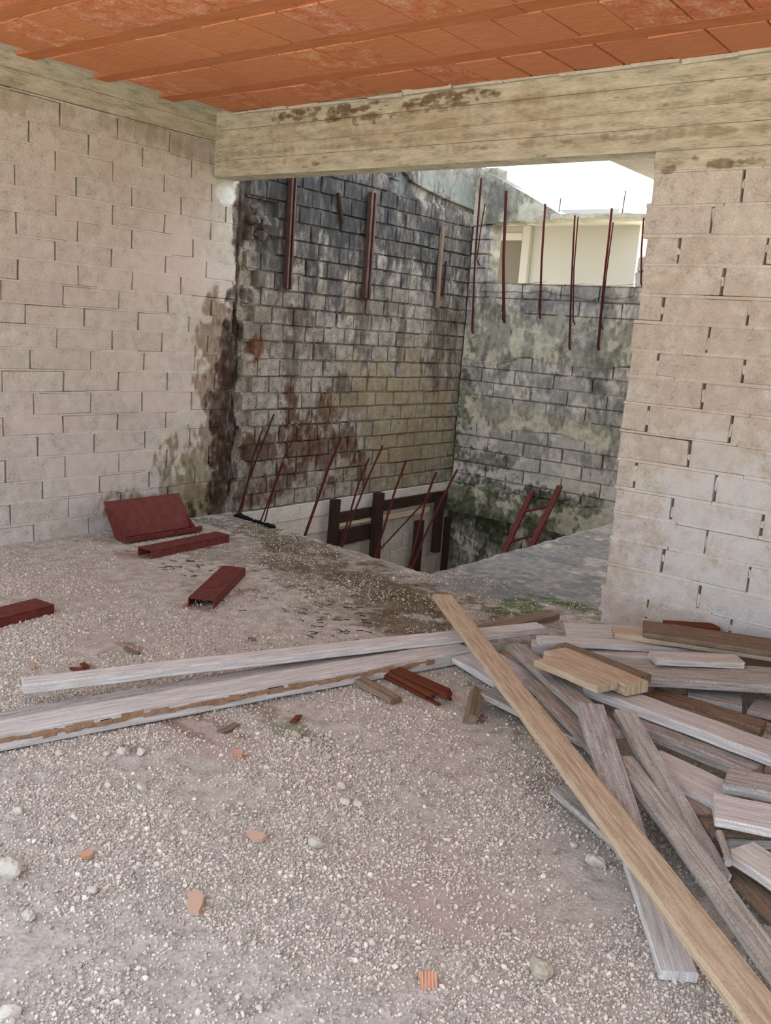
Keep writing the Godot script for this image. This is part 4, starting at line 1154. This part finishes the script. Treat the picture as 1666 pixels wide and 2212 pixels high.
func build_loose() -> void:
	# stones big enough to pick out
	for q in [[22, 1888, 0.045, 0], [60, 1985, 0.024, 0], [1288, 1870, 0.03, 1], [685, 1830, 0.028, 1], [740, 1703, 0.024, 0], [743, 1735, 0.018, 0], [773, 1740, 0.016, 0], [305, 1705, 0.022, 0], [265, 1628, 0.022, 0], [305, 1630, 0.02, 0], [200, 1927, 0.017, 0], [1165, 2100, 0.035, 2], [42, 1755, 0.02, 0], [235, 1700, 0.014, 0], [230, 1632, 0.016, 0], [130, 1632, 0.018, 0], [640, 1590, 0.02, 2], [710, 1640, 0.018, 2], [25, 2195, 0.025, 0], [670, 1705, 0.012, 0], [655, 1690, 0.012, 0], [575, 1660, 0.012, 0], [520, 1740, 0.012, 0], [990, 1720, 0.012, 0], [1085, 1820, 0.012, 0], [1020, 1715, 0.011, 0], [400, 1800, 0.012, 0], [490, 1815, 0.013, 0], [735, 2000, 0.013, 0], [805, 2040, 0.014, 0], [560, 2180, 0.012, 0], [1110, 1960, 0.012, 0], [340, 1870, 0.012, 0], [1240, 1830, 0.016, 1]]:
		var st := stone_mesh(q[2], 0.7, 2 if q[2] < 0.02 else 3)
		var k: float = [0.95, 0.86, 0.72][q[3]]
		for i in st.c.size():
			st.c[i] = Color(k * 1.02, k, k * (0.96 if q[3] < 2 else 0.85))
		var p := on_y(q[0], q[1], 0.0)
		var o := node(st, "stone", M["stone"], self, p + Vector3(0, q[2] * 0.42, 0))
		if q[2] > 0.04:
			tag(o, "largest pale rounded stone lying on the gravel", "stone", "loose stones on the floor")
		elif q[3] == 1:
			tag(o, "flat grey limestone piece half sunk in the gravel", "stone", "loose stones on the floor")
		elif q[3] == 2:
			tag(o, "dull earthy lump of mortar on the gravel", "stone", "loose stones on the floor")
		elif q[2] > 0.0155:
			tag(o, "thumb sized white limestone chunk on the gravel", "stone", "loose stones on the floor")
		else:
			tag(o, "small white pebble standing out from the gravel", "stone", "loose stones on the floor")
	# broken clay tile
	for q in [[425, 1958, 0.05, "flat pinkish shard of broken clay tile on the gravel", 0.9], [555, 1816, 0.042, "thin pale clay shard lying on edge in the gravel", 0.8], [190, 1855, 0.025, "small orange clay tile crumb on the gravel", 1.0], [518, 1635, 0.028, "wedge of pinkish clay tile near the white beam", 1.0], [70, 1445, 0.02, "clay tile crumb behind the long whitewashed board", 1.0]]:
		var p := on_y(q[0], q[1], 0.0)
		var pts := PackedVector2Array()
		for i in 7:
			var an := TAU * i / 7.0
			pts.append(Vector2(cos(an), sin(an) * 0.62) * q[2] * rr(0.55, 1.1))
		var mb := MB.new()
		mb.tint = Color(1.0, 1.0, 1.0) if q[4] < 0.95 else Color(1.0, 0.82, 0.72)
		var yaw := Basis(Vector3.UP, rr(-0.6, 0.6)) * Basis(Vector3(1, 0, 0), rr(0.1, 0.3))
		mb.prism(pts, Vector3.ZERO, yaw * Vector3(1, 0, 0), yaw * Vector3(0, 0, 1), yaw * Vector3(0, 0.014, 0))
		var o := node(mb, "clay_shard", M["clay_pale"], self, p + Vector3(0, 0.006, 0))
		tag(o, q[3], "tile shard", "broken clay tile on the floor")
	var rp := on_y(927, 2135, 0.0)
	var rib := base("clay_shard", rp, "ribbed orange shard of hollow clay tile standing in the gravel", "tile shard", "broken clay tile on the floor")
	var yb := Basis(Vector3.UP, 0.75) * Basis(Vector3(1, 0, 0), -0.7)
	var pl := MB.new()
	pl.tint = Color(1.1, 1.15, 1.15)
	pl.box(yb * Vector3(0, 0.015, 0), Vector3(0.042, 0.045, 0.010), 0.002, yb, 0.003, rng)
	node(pl, "plate", M["clay"], rib)
	for i in 5:
		var rb := MB.new()
		rb.tint = Color(1.0, 1.0, 1.0)
		rb.box(yb * Vector3(-0.016 + i * 0.008, 0.015, 0.006), Vector3(0.0045, 0.045, 0.005), 0.0015, yb)
		node(rb, "rib", M["clay_pale"], rib)
	# nails
	var spots := []
	for i in 26:
		spots.append([rr(640, 800), rr(1310, 1375)])
	for i in 22:
		spots.append([rr(350, 480), rr(1205, 1255)])
	for i in 16:
		spots.append([rr(430, 950), rr(1240, 1340)])
	for q in spots:
		var p := on_y(q[0], q[1], 0.006)
		var an := rr(-0.5, 1.2)
		var ln := rr(0.011, 0.026)
		var d := Vector3(cos(an), rr(-0.05, 0.12), -sin(an)) * ln
		var mb := MB.new()
		mb.tube([-d, d * rr(-0.1, 0.2) + Vector3(0, rr(0, 0.004), 0), d], 0.002, 5)
		mb.box(d, Vector3(0.006, 0.006, 0.002), 0.001, Basis(d.normalized().cross(Vector3.UP).normalized(), d.normalized().cross(d.normalized().cross(Vector3.UP).normalized()), d.normalized()))
		var o := node(mb, "nail", M["nail_iron"], self, p)
		tag(o, "bent old nail lying on the dusty floor", "nail", "nails strewn on the floor")
	# gravel that nobody could count
	var clump := FastNoiseLite.new()
	clump.seed = 77; clump.frequency = 1.6; clump.fractal_octaves = 3
	for kind in 2:
		var st := stone_mesh(1.0, 0.75, 1)
		var gm: StandardMaterial3D = M["stone"].duplicate()
		gm.resource_name = "gravel"
		gm.albedo_texture = null
		gm.albedo_color = Color(0.85, 0.81, 0.76)
		gm.heightmap_enabled = false
		gm.heightmap_texture = null
		M["gravel"] = gm
		var tr := []
		var cols := []
		var want := 260000 if kind == 0 else 30000
		var tries := 0
		while tr.size() < want and tries < want * 4:
			tries += 1
			var x := rr(-5.2, 0.9)
			var z := rr(-4.9, -0.5) if kind == 0 else rr(-7.5 if rng.randf() < 0.1 else -4.2, -0.5)
			if x > -2.0 and z < ZF + 0.02 or inside_hole(x, z):
				continue
			var c := clump.get_noise_2d(x, z)
			var back := clampf((-z - 2.1) / 1.0, 0.0, 1.0)
			if rng.randf() > clampf((0.74 + c * 1.5) * (1.0 - back * 0.92), 0.015, 1.0):
				continue
			var r := 0.0017 + 0.0042 * pow(rng.randf(), 2.0) if kind == 0 else 0.0045 + 0.005 * pow(rng.randf(), 3.0)
			var bs := Basis.from_euler(Vector3(rr(0, TAU), rr(0, TAU), rr(0, TAU))).scaled(Vector3.ONE * r)
			tr.append(Transform3D(bs, Vector3(x, r * 0.35, z)))
			var k := 0.5 + 0.55 * pow(rng.randf(), 1.2)
			cols.append(Color(k * 1.01, k * rr(0.96, 1.0), k * rr(0.90, 0.99)))
		var mm := MultiMesh.new()
		mm.transform_format = MultiMesh.TRANSFORM_3D
		mm.use_colors = true
		mm.mesh = st.mesh()
		mm.instance_count = tr.size()
		for i in tr.size():
			mm.set_instance_transform(i, tr[i])
			mm.set_instance_color(i, cols[i])
		var o := MultiMeshInstance3D.new()
		o.multimesh = mm
		o.material_override = gm
		o.name = "gravel_fine" if kind == 0 else "gravel_coarse"
		add_child(o, true)
		tag(o, "fine pale crushed gravel strewn over the floor" if kind == 0 else "coarser limestone chips strewn over the floor", "gravel", "", "stuff")

func _ready() -> void:
	rng.seed = 20240611
	# camera
	var cam := Camera3D.new()
	cam.name = "camera"
	cam.rotation_order = EULER_ORDER_YXZ
	cam.rotation = Vector3(deg_to_rad(-11.248), deg_to_rad(37.408), deg_to_rad(4.149))
	cam.position = EYE
	cam.fov = rad_to_deg(2.0 * atan(1106.0 / PX_F))
	cam.near = 0.05
	cam.far = 200.0
	cam_basis = Basis.from_euler(cam.rotation, EULER_ORDER_YXZ)
	add_child(cam)
	cam.current = true
	# bright hazy sky; the room is lit through its open front and the stairwell through its missing roof
	var env := Environment.new()
	env.background_mode = Environment.BG_SKY
	var sky := Sky.new()
	var sm := ProceduralSkyMaterial.new()
	sm.sky_top_color = Color(0.85, 0.91, 1.0)
	sm.sky_horizon_color = Color(0.94, 0.96, 1.0)
	sm.ground_horizon_color = Color(0.72, 0.68, 0.62)
	sm.ground_bottom_color = Color(0.62, 0.58, 0.53)
	sm.sky_energy_multiplier = 1.0
	sky.sky_material = sm
	env.sky = sky
	env.background_energy_multiplier = 2.6
	env.tonemap_mode = Environment.TONE_MAPPER_LINEAR
	env.tonemap_exposure = 1.2
	env.sdfgi_enabled = true
	env.ssao_enabled = true
	env.ssil_enabled = true
	var we := WorldEnvironment.new()
	we.name = "environment"
	we.environment = env
	add_child(we)
	# sun from the left, behind the long wall: it reaches the open ground in front and the tops of the stairwell only
	var sun := DirectionalLight3D.new()
	sun.name = "sun"
	sun.light_color = Color(1.0, 0.98, 0.95)
	sun.light_energy = 9.0
	sun.light_angular_distance = 0.5
	sun.shadow_enabled = true
	sun.sky_mode = DirectionalLight3D.SKY_MODE_LIGHT_ONLY
	sun.look_at_from_position(Vector3.ZERO, Vector3(0.77, -0.64, 0.015))
	add_child(sun)
	make_materials()
	build_floor()
	build_left_wall()
	build_stair_walls()
	build_front_wall()
	build_ceiling()
	build_beyond()
	build_planks()
	build_steel()
	build_stairwell_things()
	build_loose()
